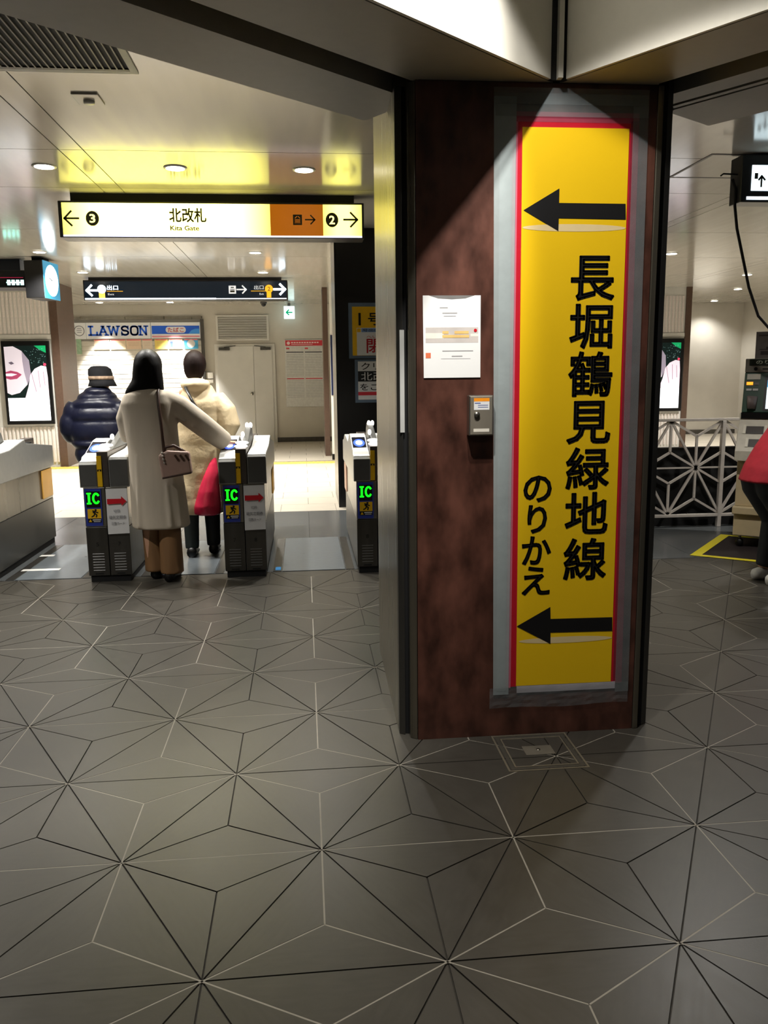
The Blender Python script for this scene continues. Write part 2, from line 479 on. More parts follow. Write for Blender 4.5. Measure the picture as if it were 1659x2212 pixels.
# ---- beams, shutter slots, fascia and ceiling of the hall
hall = MB().prism([(1.2, 1.3), pt(FL0, DL, LT), (-3.6, -6.5), (5.0, -6.5), pt(FR0, DR, 5.5)], HH, HH+0.1).build('ceiling_hall', FASC); struct(hall, 'pale upper ceiling of the hall')
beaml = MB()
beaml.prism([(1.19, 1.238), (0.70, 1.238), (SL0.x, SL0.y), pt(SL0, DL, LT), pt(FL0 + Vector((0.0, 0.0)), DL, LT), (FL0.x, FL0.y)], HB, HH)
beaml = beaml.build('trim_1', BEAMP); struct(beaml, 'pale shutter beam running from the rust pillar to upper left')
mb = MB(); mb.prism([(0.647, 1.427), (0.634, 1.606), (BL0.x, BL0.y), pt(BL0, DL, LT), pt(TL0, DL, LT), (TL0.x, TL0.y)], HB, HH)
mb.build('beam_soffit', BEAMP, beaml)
mb = MB(); mb.prism([(SL0.x, SL0.y), (TL0.x, TL0.y), pt(TL0, DL, LT), pt(SL0, DL, LT)], HB+0.07, HH); mb.build('shutter_slot', DARKM, beaml)
mb = MB(); off = Vector((0.643, -0.766))*0.004
q0 = FL0 + off + DL*0.026
mb.prism([(q0.x, q0.y), pt(q0, DL, LT), pt(q0+off*3, DL, LT), ((q0+off*3).x, (q0+off*3).y)], HB+0.001, HH); mb.build('fascia_panel', FASC, beaml)
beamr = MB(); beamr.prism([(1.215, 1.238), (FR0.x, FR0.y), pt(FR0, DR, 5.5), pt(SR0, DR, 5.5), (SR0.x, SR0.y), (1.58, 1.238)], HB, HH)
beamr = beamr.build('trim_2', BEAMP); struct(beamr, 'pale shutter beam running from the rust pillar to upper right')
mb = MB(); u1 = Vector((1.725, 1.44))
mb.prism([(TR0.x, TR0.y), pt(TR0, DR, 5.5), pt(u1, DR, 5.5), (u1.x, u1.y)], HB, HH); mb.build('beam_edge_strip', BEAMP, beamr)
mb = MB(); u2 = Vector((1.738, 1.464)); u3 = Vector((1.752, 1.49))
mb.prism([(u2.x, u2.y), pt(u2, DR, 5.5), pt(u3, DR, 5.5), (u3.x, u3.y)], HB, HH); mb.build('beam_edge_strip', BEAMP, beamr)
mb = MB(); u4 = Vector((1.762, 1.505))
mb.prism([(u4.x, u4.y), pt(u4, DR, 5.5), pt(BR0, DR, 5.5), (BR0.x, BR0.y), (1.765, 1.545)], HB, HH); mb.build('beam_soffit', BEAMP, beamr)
mb = MB(); mb.prism([(1.60, 1.25), pt(SR0, DR, 5.5), pt(BR0, DR, 5.5), (1.95, 1.68), (1.76, 1.53)], HB+0.06, HH-0.02); mb.build('shutter_slot', DARKM, beamr)
mb = MB(); off = Vector((-0.824, -0.567))*0.004; q0 = FR0+off+DR*0.028
mb.prism([(q0.x, q0.y), pt(q0, DR, 5.5), pt(q0+off*3, DR, 5.5), ((q0+off*3).x, (q0+off*3).y)], HB+0.001, HH); mb.build('fascia_panel', FASC, beamr)
corner = MB().box(1.196, 1.213, 1.190, 1.216, HB+0.001, HH).build('trim_3', FASC); struct(corner, 'narrow pale strip in the corner between the two fascias')
MB().prism([(1.155, 1.2345), (1.165, 1.2165), (1.205, 1.218), (1.232, 1.212), (1.240, 1.2345)], HB+0.0015, HH).build('corner_gap', GAP, corner)

# ---- far wall, side walls
wall = MB().box(-9, 12, 16.28, 16.5, 0, H+0.05).build('wall_back', WALLB); struct(wall, 'pale beige wall behind the gates')
wl = MB().box(-8.2, -8.0, -4, 16.3, 0, H+0.05).build('wall_left', WALLB); struct(wl, 'beige wall far left')
wr = MB().prism([(10.35, 15.35), (10.25, 16.3), (12, 16.3), (12, 6.0), (10.9, 6.0)], 0, H+0.05).build('wall_right', WALLB); struct(wr, 'beige wall on the right behind the fare machine')
hb = MB().box(-3.6, 5.0, -6.6, -6.5, 0, HH).build('wall_front', WALLB); struct(hb, 'pale wall of the hall behind the viewer')
bb = MB().box(-1.55, 10.2, 16.262, 16.279, 0, 0.10).build('baseboard_back', STEELD); struct(bb)

# ---- downlights: recessed lamps, some of them added out of view as fill light
downs = [(-1.54, 4.64), (-0.61, 4.64), (0.33, 4.65), (5.0, 4.7), (-2.5, 2.2), (-2.47, 4.64), (2.9, 2.9)]  # after the row of three: fill lamps added out of view
downs += [(-2.86, 8.82), (-0.27, 8.82), (5.10, 8.82), (-2.86, 10.8), (-0.27, 10.8), (7.4, 11.07), (8.47, 13.3), (9.3, 15.8), (-3.81, 15.75), (-2.40, 15.75), (-5.2, 15.75)]
names = {(-1.54, 4.64): 'leftmost of the three above the yellow lit sign', (-0.61, 4.64): 'middle of the three above the yellow lit sign', (0.33, 4.65): 'right one of the three above the yellow lit sign',
         (-2.86, 8.82): 'over the clock at far left', (-0.27, 8.82): 'just below the right part of the yellow sign', (-2.86, 10.8): 'left end just above the dark hanging sign',
         (-0.27, 10.8): 'right end just above the dark hanging sign', (-3.81, 15.75): 'left one of the row over the shuttered shop', (-2.40, 15.75): 'middle one of the row over the shuttered shop', (-5.2, 15.75): 'over the shop, behind the ribbed wall', (-2.47, 4.64): 'added as fill outside the left picture edge over the edge gate', (2.9, 2.9): 'added as fill, unseen behind the right shutter beam',
         (5.0, 4.7): 'added as fill out of view at the right above the fare machine', (-2.5, 2.2): 'added as fill out of view at the left beside the air vent', (5.10, 8.82): 'beside the right edge of the rust pillar', (7.4, 11.07): 'right side beside the black cable', (8.47, 13.3): 'right side above the beige wall, faint and small', (9.3, 15.8): 'right side close to the beige wall corner'}
ring = MB(); ring.cyl((0, 0, -0.006), 0.085, 0.006, n=24); ring_me = ring.mesh('ring', True); ring_me.materials.append(WHITE)
lens = MB(); lens.cyl((0, 0, -0.009), 0.068, 0.004, n=24); lens_me = lens.mesh('lens'); lens_me.materials.append(LAMP)
for (x, yy) in downs:
    t = thing('downlight', 'round white recessed downlight, ' + names.get((x, yy), 'ceiling panel hidden behind the rust pillar'), 'ceiling light', (x, yy, H), 'recessed downlights')
    for nm, me in (('ring', ring_me), ('lens', lens_me)):
        o = bpy.data.objects.new(nm, me); COL.objects.link(o); o.parent = t
    if yy > 15.7 and x < 0: spot('downlight_lamp', (x, yy, H-0.03), (x, yy+0.05, 0), 950, 68, 0.45, 0.05)
    else: spot('downlight_lamp', (x, yy, H-0.03), (x, yy, 0), {(-2.5, 2.2): 260, (2.9, 2.9): 150, (9.3, 15.8): 90, (7.4, 11.07): 340, (8.47, 13.3): 340, (-2.86, 10.8): 650, (-0.27, 10.8): 650}.get((x, yy), 520 if yy > 5 else 215), 125, 0.7, 0.06)


# ================================================================== THE RUST PILLAR AND WHAT HANGS ON IT
PF = 1.24
pil = thing('pillar', 'big rust-brown clad pillar with steel shutter rails in the foreground', 'pillar', (1.14, 1.8, 0))
MB().box(0.72, 1.60, 1.30, 2.33, 0, H+0.02).build('core', STEELD, pil)
MB().box(0.70, 1.578, PF, 1.30, 0, HB-0.001).build('front_panel', RUST, pil)
MB().prism([(0.632, 1.345), (0.648, 2.345), (0.72, 2.345), (0.72, 1.345)], 0, H+0.015).build('side_panel', STEELJ, pil)
MB().prism([(0.672, 1.26), (0.698, 1.242), (0.698, 1.30), (0.672, 1.30)], 0, HB-0.002).build('corner_trim', STEELJ, pil, bevel=0.003)
rl = MB(); rl.prism([(0.632, 1.305), (0.655, 1.290), (0.655, 1.345), (0.632, 1.345)], 0, HB-0.002); rl.build('shutter_rail', STEELD, pil, bevel=0.002)
MB().box(0.655, 0.72, 1.302, 1.35, 0.0, HB-0.003).build('rail_groove', BLACKM, pil)
mb = MB(); mb.box(1.580, 1.602, 1.236, 1.30, 0, HB-0.002); mb.build('corner_trim', STEELJ, pil, bevel=0.003)
MB().box(1.602, 1.628, 1.262, 1.32, 0, HB-0.003).build('rail_groove', BLACKM, pil)
MB().prism([(1.628, 1.262), (1.655, 1.278), (1.655, 1.36), (1.628, 1.36)], 0, HB+0.05).build('shutter_rail', STEELD, pil, bevel=0.002)
MB().box(1.60, 1.652, 1.36, 2.33, 0, H+0.015).build('side_panel', STEELJ, pil)
MB().box(0.643, 0.660, 1.288, 1.291, 1.22, 1.60).build('rail_sticker', GREYL, pil)

# ---- yellow transfer banner
Y0 = PF - 0.002
ban = thing('direction_banner', 'tall yellow vertical direction banner with black characters taped on the rust pillar', 'banner', (1.28, Y0, 0.2))
def sheet(x0a, x1a, za, x0b, x1b, zb, y, m, name, par, th=0.0012):
    # slightly tapering upright sheet: a = bottom, b = top
    mb = MB(); mb.add([(x0a, y, za), (x1a, y, za), (x1b, y, zb), (x0b, y, zb), (x0a, y+th, za), (x1a, y+th, za), (x1b, y+th, zb), (x0b, y+th, zb)],
                      [(0,1,2,3),(4,7,6,5),(0,4,5,1),(1,5,6,2),(2,6,7,3),(3,7,4,0)])
    return mb.build(name, m, par)
sheet(1.070, 1.510, 0.205, 1.066, 1.496, 2.325, Y0-0.001, RED, 'red_border', ban)
PINK = mat('pink_tape', (206, 110, 130), 0.3, noise=0.05)
sheet(1.050, 1.071, 0.20, 1.046, 1.067, 2.325, Y0-0.0012, PINK, 'pink_border', ban)
sheet(1.492, 1.528, 0.20, 1.482, 1.512, 2.325, Y0-0.0014, mat('maroon_tape', (140, 40, 56), 0.3), 'pink_border', ban)
sheet(1.046, 1.512, 2.318, 1.046, 1.512, 2.352, Y0-0.0014, mat('pink_tape_top', (160, 66, 84), 0.3), 'pink_border', ban)
sheet(1.093, 1.482, 0.208, 1.083, 1.476, 2.300, Y0-0.003, YELLOW, 'sheet', ban)
sheet(1.096, 1.50, 0.178, 1.095, 1.50, 0.207, Y0-0.0026, mat('white_strip', (190, 184, 190), 0.4), 'white_strip', ban)
TY = Y0 - 0.0044
for ch, x0, x1, z0, z1 in [('長',1.273,1.441,1.698,1.860),('堀',1.272,1.439,1.523,1.688),('鶴',1.272,1.444,1.346,1.515),('見',1.271,1.444,1.167,1.331),('緑',1.272,1.445,0.991,1.156),('地',1.273,1.446,0.816,0.982),('線',1.272,1.446,0.632,0.802),
                          ('の',1.108,1.220,0.947,1.051),('り',1.126,1.204,0.825,0.937),('か',1.106,1.223,0.701,0.815),('え',1.108,1.221,0.579,0.695)]:
    text(ch, x0, x1, z0, z1, TY, INK, ban, 'character', bold=0.022)
flat([[(1.091, 2.017), (1.222, 1.945), (1.222, 1.990), (1.474, 1.987), (1.471, 2.042), (1.222, 2.043), (1.222, 2.093)]], TY, INK, ban, 'arrow')
flat([[(1.091, 0.455), (1.229, 0.377), (1.228, 0.424), (1.480, 0.420), (1.478, 0.477), (1.227, 0.480), (1.225, 0.529)]], TY, INK, ban, 'arrow')
CREAM = mat('cream_print', (238, 214, 160), 0.45, noise=0.02)
def lens_poly(x0, x1, zc, h): return [(x0+(x1-x0)*(0.5-0.5*math.cos(math.pi*i/12)), zc-h/2*math.sin(math.pi*i/12)) for i in range(13)] + [(x1-(x1-x0)*(0.5-0.5*math.cos(math.pi*i/12)), zc+h/2*math.sin(math.pi*i/12)) for i in range(1, 12)]
flat([lens_poly(1.087, 1.476, 1.957, 0.026)], Y0-0.0037, CREAM, ban, 'highlight_stroke')
flat([lens_poly(1.101, 1.480, 0.392, 0.026)], Y0-0.0037, CREAM, ban, 'highlight_stroke')
# clear tape round the banner
sheet(1.000, 1.062, 0.175, 0.978, 1.060, 2.40, Y0-0.0048, TAPE, 'clear_tape', ban, 0.0004)
sheet(1.012, 1.050, 0.19, 1.000, 1.047, 2.36, Y0-0.0056, TAPE, 'clear_tape', ban, 0.0004)
sheet(1.500, 1.555, 0.165, 1.488, 1.545, 2.40, Y0-0.0048, TAPE2, 'clear_tape', ban, 0.0004)
sheet(0.985, 1.545, 2.335, 0.976, 1.545, 2.412, Y0-0.0062, TAPE2, 'clear_tape', ban, 0.0004)
sheet(0.985, 1.540, 2.375, 0.976, 1.545, 2.43, Y0-0.0068, TAPE2, 'clear_tape', ban, 0.0004)
mb = MB(); nx = 26; tp = []
for j in range(7):
    for i in range(nx):
        u = i/(nx-1); x = 0.985+u*0.568; z = 0.118+(0.004*math.sin(9*u))+j/6*(0.085)
        tp.append((x, Y0-0.0056-0.003*abs(math.sin(7*u+j*1.3))*random.random(), z))
mb.add(tp, [(j*nx+i, j*nx+i+1, (j+1)*nx+i+1, (j+1)*nx+i) for j in range(6) for i in range(nx-1)])
mb.build('crinkled_tape', TAPE2, ban)

# ---- leaflet holder and key box
lf = thing('leaflet_holder', 'white leaflet in a clear pocket taped to the rust pillar', 'leaflet', (0.83, Y0, 1.42))
sheet(0.726, 0.938, 1.423, 0.723, 0.937, 1.719, Y0-0.002, mat('leaflet_white', (246, 246, 244), 0.5, noise=0.01), 'sheet', lf)
flat([[(0.745, 1.719), (0.78, 1.708), (0.83, 1.705), (0.88, 1.708), (0.915, 1.719)]], Y0-0.0022, mat('shade_grey', (120, 118, 116), 0.6), lf, 'pocket_slot')
flat([rect(0.733, 0.929, 1.55, 1.605)], Y0-0.0023, mat('map_grey', (206, 198, 192), 0.6), lf, 'map_print')
flat([rect(0.733, 0.80, 1.565, 1.585), rect(0.90, 0.929, 1.572, 1.582)], Y0-0.0026, mat('map_pale', (242, 234, 222), 0.6), lf, 'map_print')
flat([rect(0.795, 0.895, 1.568, 1.578), rect(0.795, 0.818, 1.582, 1.592), rect(0.84, 0.893, 1.582, 1.592)], Y0-0.0029, mat('map_orange', (236, 196, 120), 0.6), lf, 'map_print')
flat([disc(0.918, 1.594, 0.006)], Y0-0.0032, REDI, lf, 'map_mark')
flat([rect(0.733, 0.752, 1.495, 1.514)], Y0-0.0026, mat('orange_print', (232, 120, 80), 0.6), lf, 'orange_mark')
flat([rect(0.785, 0.815, 1.674, 1.677), rect(0.795, 0.85, 1.655, 1.658), rect(0.80, 0.845, 1.645, 1.6465), rect(0.795, 0.91, 1.519, 1.522), rect(0.83, 0.87, 1.500, 1.503), rect(0.79, 0.90, 1.4915, 1.4925)], Y0-0.0026, mat('print_grey', (170, 168, 168), 0.6), lf, 'print_lines')

kb = thing('key_box', 'small steel key box with lock and orange warning sticker on the rust pillar', 'key box', (0.933, PF, 1.21))
MB().box(0.888, 0.979, PF-0.045, PF-0.001, 1.209, 1.358).build('case', STEEL, kb, bevel=0.004)
MB().box(0.892, 0.975, PF-0.050, PF-0.045, 1.213, 1.354).build('door', mat('key_door', (150, 142, 128), 0.4, 0.5, stretch=(1, 1, 0.1)), kb, bevel=0.002)
MB().cyl((0.916, PF-0.057, 1.288), 0.0105, 0.008, 'y').build('lock', STEEL, kb, True)
flat([rect(0.905, 0.963, 1.305, 1.348)], PF-0.0505, PAPER, kb, 'warning_sticker')
flat([rect(0.905, 0.963, 1.336, 1.348)], PF-0.0508, mat('sticker_orange', (250, 150, 20), 0.5), kb, 'warning_sticker')
flat([rect(0.908, 0.93, 1.328, 1.331), rect(0.92, 0.958, 1.321, 1.323), rect(0.92, 0.958, 1.314, 1.316)], PF-0.0508, mat('print_blue', (60, 80, 150), 0.5), kb, 'print_lines')
flat([rect(0.904, 0.963, 1.224, 1.236)], PF-0.0505, mat('cream_label', (226, 220, 206), 0.5), kb, 'name_label')

# ---- floor hatch in front of the pillar
ht = thing('floor_hatch', 'square steel-framed floor hatch at the foot of the rust pillar', 'floor hatch', (1.14, 1.08, 0))
def frame_ring(x0, x1, y0, y1, w, z0, z1):
    mb = MB(); mb.box(x0, x1, y0, y0+w, z0, z1); mb.box(x0, x1, y1-w, y1, z0, z1); mb.box(x0, x0+w, y0+w, y1-w, z0, z1); mb.box(x1-w, x1, y0+w, y1-w, z0, z1); return mb
HS = mat('hatch_brass', (150, 142, 124), 0.45, 0.6)
frame_ring(0.992, 1.296, 0.935, 1.232, 0.007, -0.004, 0.0022).build('outer_frame', HS, ht)
frame_ring(1.005, 1.283, 0.948, 1.219, 0.014, -0.004, 0.0012).build('frame_groove', mat('hatch_groove', (70, 66, 58), 0.6), ht)
frame_ring(1.022, 1.266, 0.965, 1.203, 0.006, -0.004, 0.0022).build('inner_frame', HS, ht)
MB().box(1.09, 1.204, 1.056, 1.130, 0.0002, 0.002).build('lifting_plate', mat('plate_grey', (120, 114, 102), 0.5, 0.3), ht, bevel=0.001)
MB().cyl((1.147, 1.095, 0.002), 0.008, 0.002).build('lifting_ring', STEEL, ht, True)

# ================================================================== TICKET GATES
def make_gate(label):
    W = 0.30; GY = 4.03
    g = thing('ticket_gate', label, 'ticket gate', (0, GY, 0), 'row of ticket gates')
    X0 = 0.0
    def yb_(poly): return [(GY+a, b) for a, b in poly]
    MB().box(0.012, W-0.012, GY+0.01, GY+1.56, 0, 0.048).build('plinth', BLACKM, g)
    MB().box(0.0, W/2-0.002, GY, GY+1.57, 0.048, 0.40).build('lower_cabinet', STEELD, g, bevel=0.004)
    MB().box(W/2+0.002, W, GY, GY+1.57, 0.048, 0.40).build('lower_cabinet', STEELD, g, bevel=0.004)
    MB().box(0.0, W/2-0.002, GY+0.004, GY+1.57, 0.402, 0.68).build('upper_cabinet', STEEL, g, bevel=0.004)
    MB().box(W/2+0.002, W, GY+0.004, GY+1.57, 0.402, 0.68).build('upper_cabinet', STEEL, g, bevel=0.004)
    for xo in (0.035, 0.185):
        for k in range(7):
            mb = MB(); z = 0.085+k*0.020
            mb.prism([(GY-0.003, z), (GY+0.001, z+0.006), (GY+0.001, z-0.002)], xo, xo+0.08, 'x'); mb.build('louvre', GREYD, g)
        MB().box(xo+0.012, xo+0.068, GY-0.003, GY, 0.058, 0.066).build('pull_slot', BLACKM, g)
    # flaps on both sides near the far end
    for x0, x1, m in ((-0.012, 0.0, SALMON), (W, W+0.012, ORANGE)):
        MB().box(x0, x1, GY+1.27, GY+1.545, 0.425, 0.665).build('barrier_flap', m, g, bevel=0.004)
    # heads
    hx0, hx1 = -0.018, W+0.018
    prof = [(0, .68), (0, .838), (.018, .858), (.07, .866), (.09, .885), (.18, .900), (.42, .975), (.52, .985), (.60, .955), (.75, .905), (1.30, .925), (1.42, .88), (1.60, .858), (1.60, .68)]
    MB().prism(yb_(prof), hx0, 0.103, 'x').build('reader_head', HEADM, g, bevel=0.004)
    MB().box(hx0+0.004, 0.100, GY-0.003, GY+0.004, 0.690, 0.842).build('face_plate', GREYD, g, bevel=0.003)
    def lit_top(prof_, x0, x1):
        top = [p for p in prof_ if p[1] > 0.70]; mb = MB(); mb.prism(yb_([(a_, b_+0.003) for a_, b_ in top[1:-1]] + [(a_, b_-0.004) for a_, b_ in reversed(top[1:-1])]), x0, x1, 'x'); mb.build('lit_top_sheet', LIT_TOP, g)  # thin sheet added along the top, pale as if lit from above
    lit_top(prof, hx0+0.004, 0.100)
    # slanted reader screen with a blue ring
    a = math.atan2(.075, .24)
    O = (hx0+0.010, GY+0.19, .9085); U = (1, 0, 0); V = (0, math.cos(a), math.sin(a))
    s = flat([rect(0, 0.10, 0, 0.205)], 0, mat('reader_glass', (18, 20, 34), 0.15, noise=0), g, 'reader_screen', (O, U, V))
    O2 = (O[0], O[1], O[2]+0.0015)
    flat([disc(0.05, 0.085, 0.043, 0.075)], 0, mat('reader_blue', (60, 90, 210), 0.3, noise=0, emit=(80, 120, 255), estr=0.7), s, 'reader_ring', (O2, U, V))
    O3 = (O[0], O[1], O[2]+0.003)
    flat([disc(0.05, 0.085, 0.026, 0.045)], 0, mat('reader_white', (220, 230, 255), 0.3, noise=0, emit=(220, 232, 255), estr=1.4), s, 'reader_spot', (O3, U, V))
    # middle ridge with yellow strip and lamps
    MB().box(0.103, 0.180, GY+0.012, GY+1.55, 0.68, 0.93).build('middle_ridge', mat('ridge_brown', (96, 88, 82), 0.35, 0.5), g, bevel=0.004)
    MB().box(0.104, 0.136, GY+0.004, GY+0.012, 0.685, 0.90).build('caution_strip', YST, g)
    flat([rect(0.106, 0.134, 0.792, 0.806)], GY+0.0035, BLACK, g, 'caution_strip_band')
    flat([[(0.113, 0.794), (0.127, 0.794), (0.12, 0.804)]], GY+0.003, YST, g, 'caution_mark')
    for yy, zz in ((0.06, 0.945), (0.16, 0.962)):
        MB().ball((0.142, GY+yy, zz), 0.048, 0.035, 0.013).build('lamp', LAMPS, g, True)
    MB().prism(yb_([(.18, .93), (.30, .96), (.62, 1.045), (.74, 1.055), (.80, 1.02), (.86, .93)]), 0.135, 0.180, 'x').build('sensor_hood', GREYD, g, bevel=0.006)
    for xx, yy, zz in ((0.148, .66, 1.058), (0.176, .66, 1.058), (0.132, .40, 1.005)):
        MB().ball((xx, GY+yy, zz), 0.014, 0.03, 0.022).build('lamp', LAMPS, g, True)
    # right head: a pale trough
    prof = [(0, .68), (0, .868), (.015, .886), (.10, .892), (.55, .905), (.85, .955), (.90, .958), (.92, .93), (1.60, .858), (1.60, .68)]
    MB().prism(yb_(prof), 0.185, hx1, 'x').build('exit_head', HEADM, g, bevel=0.004)
    lit_top(prof, 0.188, hx1-0.004)
    MB().box(0.189, hx1-0.004, GY-0.003, GY+0.004, 0.690, 0.875).build('face_plate', GREYD, g, bevel=0.003)
    MB().box(0.20, hx1-0.02, GY+0.95, GY+1.12, .915, .926).build('ticket_slot', BLACKM, g)
    # blue information plate with lit letters
    bp_ = MB().box(0.008, 0.122, GY-0.003, GY+0.004, 0.408, 0.672).build('info_plate', BLUEP, g)
    flat([rect(0.018, 0.114, 0.540, 0.654)], GY-0.0035, BLACK, bp_, 'display')
    LG = mat('led_green', (30, 230, 40), 0.5, noise=0, emit=(20, 255, 30), estr=1.3)
    ic = [rect(0.022, 0.054, 0.634, 0.645), rect(0.022, 0.054, 0.563, 0.574), rect(0.030, 0.046, 0.570, 0.638)]
    ca = [(0.087+0.020*math.cos(math.radians(t)), 0.604+0.033*math.sin(math.radians(t))) for t in range(40, 321, 20)]
    ic += strokes([ca], 0.014)
    flat(ic, GY-0.004, LG, bp_, 'lit_letters')
    flat([rect(0.022, 0.114, 0.462, 0.530)], GY-0.0035, YST, bp_, 'warning_sticker')
    flat([rect(0.022, 0.114, 0.432, 0.461)], GY-0.0035, BLACK, bp_, 'warning_sticker')
    flat([[(0.027, 0.437), (0.049, 0.437), (0.038, 0.457)]], GY-0.004, YST, bp_, 'warning_mark')
    flat([rect(0.054, 0.11, 0.448, 0.455), rect(0.060, 0.106, 0.437, 0.442)], GY-0.004, PAPER, bp_, 'print_lines')
    flat(strokes([[(0.060, 0.505), (0.072, 0.498), (0.064, 0.482), (0.050, 0.474)], [(0.072, 0.498), (0.084, 0.486), (0.080, 0.472)], [(0.058, 0.516), (0.074, 0.510), (0.092, 0.502)], [(0.066, 0.512), (0.072, 0.498)]], 0.009) + [disc(0.078, 0.521, 0.008)], GY-0.004, INK, bp_, 'running_figure')
    return g
g1 = make_gate('steel ticket gate left of the person in the beige coat, with red arrow notice')
spots_g = [(-1.272, g1), (-0.315, None), (0.642, None), (-2.25, None)]
labs = [None, 'steel ticket gate touched by the beige-coated person, middle of the row beside the open passage', 'steel ticket gate partly hidden behind the left edge of the rust pillar', 'steel ticket gate seen from the side at the left picture edge']
nums = [('5', '7'), ('7', '8'), ('8', '9'), ('3', '5')]
gates = []
for i, (x, o) in enumerate(spots_g):
    if o is None: o = copy_tree(g1); o['label'] = labs[i]
    gates.append(o)
for (x, _), o, nn in zip(spots_g, gates, nums):
    o.location = (x, 4.03, 0); WORG[o.name] = Vector((x, 4.03, 0))
    for k, s in enumerate(nn):
        text(s, x+0.066+k*0.15, x+0.084+k*0.15, 0.262, 0.290, 4.026, INK, o, 'number_plate')

# paper notices taped to the gates
def notice(x, label):
    n = thing('paper_notice', label, 'notice', (x, 4.02, 0.35), 'red arrow notices on the gates')
    mb = MB(); mb.add([(x-0.070, 4.018, 0.348), (x+0.078, 4.016, 0.352), (x+0.076, 4.022, 0.672), (x-0.070, 4.022, 0.670), (x-0.070, 4.0195, 0.348), (x+0.078, 4.0175, 0.352), (x+0.076, 4.0235, 0.672), (x-0.070, 4.0235, 0.670)],
                     [(0,1,2,3),(4,7,6,5),(0,4,5,1),(1,5,6,2),(2,6,7,3),(3,7,4,0)]); mb.build('sheet', PAPER, n)
    y = 4.0135
    flat([[(x-0.062, 0.562), (x+0.035, 0.566), (x+0.035, 0.548), (x+0.070, 0.582), (x+0.035, 0.618), (x+0.035, 0.600), (x-0.062, 0.600)]], y, REDI, n, 'red_arrow')
    G = mat('notice_grey', (96, 96, 100), 0.6, noise=0)
    text('切符', x-0.022, x+0.022, 0.503, 0.524, y, G, n); text('磁気定期券', x-0.055, x+0.062, 0.455, 0.482, y, G, n); text('回数カード', x-0.040, x+0.048, 0.413, 0.436, y, G, n)
notice(-1.272+0.225, 'white paper notice with red arrow on the gate left of the beige-coated person')
notice(-0.315+0.222, 'white paper notice with red arrow on the gate the beige-coated person touches')

# metal floor plates in the passages and a blue floor mark
PLM = mat('passage_plate', (128, 136, 142), 0.3, 0.4, noise=0.10, nscale=22, rnoise=0.05)
for x0, x1, lb in ((0.02, 0.625, 'open passage right of the beige-coated person'), (-0.94, -0.345, 'passage where the beige-coated person stands'), (-1.90, -1.30, 'leftmost passage beside the edge gate')):
    t = thing('floor_plate', 'grey metal floor plate in the ' + lb, 'floor plate', ((x0+x1)/2, 4.75, 0), 'gate passage plates')
    MB().box(x0+0.07, x1-0.07, 4.17, 5.41, -0.004, 0.003).build('plate', PLM, t)
    MB().box(x0, x0+0.06, 4.17, 5.41, -0.004, 0.002).build('edge_strip', STEELD, t); MB().box(x1-0.06, x1, 4.17, 5.41, -0.004, 0.002).build('edge_strip', STEELD, t)
tag(MB().box(0.035, 0.075, 4.20, 4.30, 0.002, 0.004).build('floor_sticker', mat('sticker_blue', (60, 150, 220), 0.5)), 'small light blue floor sticker beside the middle gate', 'sticker')
for x0, x1, yy, lb in ((-1.88, -1.60, 4.47, 'nearer'), (-1.90, -1.79, 4.98, 'farther')):
    tag(MB().box(x0, x1, yy-0.03, yy+0.03, 0.003, 0.0042).build('floor_marking', WHITE), 'white floor marking line in the leftmost passage, ' + lb + ' one', 'floor marking')

# ================================================================== HANGING SIGNS
def lightbox(name, rgb, mid, end, half):
    """back-lit panel: brighter over the tubes in the middle, falling off to the ends of the box"""
    m = bpy.data.materials.new(name); m.use_nodes = True; nt = m.node_tree; b = nt.nodes['Principled BSDF']
    b.inputs['Base Color'].default_value = (*lin(rgb), 1); b.inputs['Roughness'].default_value = 0.3
    b.inputs['Emission Color'].default_value = (*lin(rgb), 1)
    tc = nt.nodes.new('ShaderNodeTexCoord'); sp = nt.nodes.new('ShaderNodeSeparateXYZ'); nt.links.new(tc.outputs['Generated'], sp.inputs[0])
    cr = nt.nodes.new('ShaderNodeValToRGB'); e = cr.color_ramp.elements
    e[0].position = 0.0; e[0].color = (end, end, end, 1); e[1].position = 1.0; e[1].color = (end, end, end, 1)
    for p in (half, 1-half):
        k = e.new(p); k.color = (mid, mid, mid, 1)
    nt.links.new(sp.outputs['X'], cr.inputs[0]); nt.links.new(cr.outputs[0], b.inputs['Emission Strength'])
    return m
s1 = thing('hanging_sign', 'long yellow lit gate sign with black characters hanging over the ticket gates', 'sign', (-0.43, 5.55, 2.59))
MB().box(-1.60, 0.755, 5.52, 5.70, 2.885, 2.949).build('mount', BLACKM, s1)
MB().box(-1.70, 0.838, 5.50, 5.72, 2.592, 2.885).build('case', BLACK, s1, bevel=0.006)
LBY = lightbox('lit_yellow', (255, 243, 112), 7.0, 1.5, 0.16)
fp = MB().box(-1.668, 0.040, 5.492, 5.505, 2.612, 2.868).build('lit_panel', LBY, s1)
LBR = lightbox('lit_yellow_right', (255, 243, 112), 4.0, 1.5, 0.35)
MB().box(0.487, 0.818, 5.492, 5.505, 2.612, 2.868).build('lit_panel', LBR, s1)
MB().box(0.041, 0.486, 5.492, 5.505, 2.612, 2.868).build('amber_panel', mat('lit_amber', (170, 96, 10), 0.35, noise=0, emit=(200, 110, 8), estr=0.55), s1)
MB().box(-1.668, 0.818, 5.491, 5.506, 2.600, 2.612).build('lower_light', mat('lit_bluewhite', (220, 225, 255), 0.3, noise=0, emit=(225, 228, 255), estr=2.2), s1)
SY = 5.4905; KEY = mat('sign_key', (40, 38, 6), 0.5, noise=0)
OLIVE = mat('sign_olive', (60, 58, 4), 0.5, noise=0)
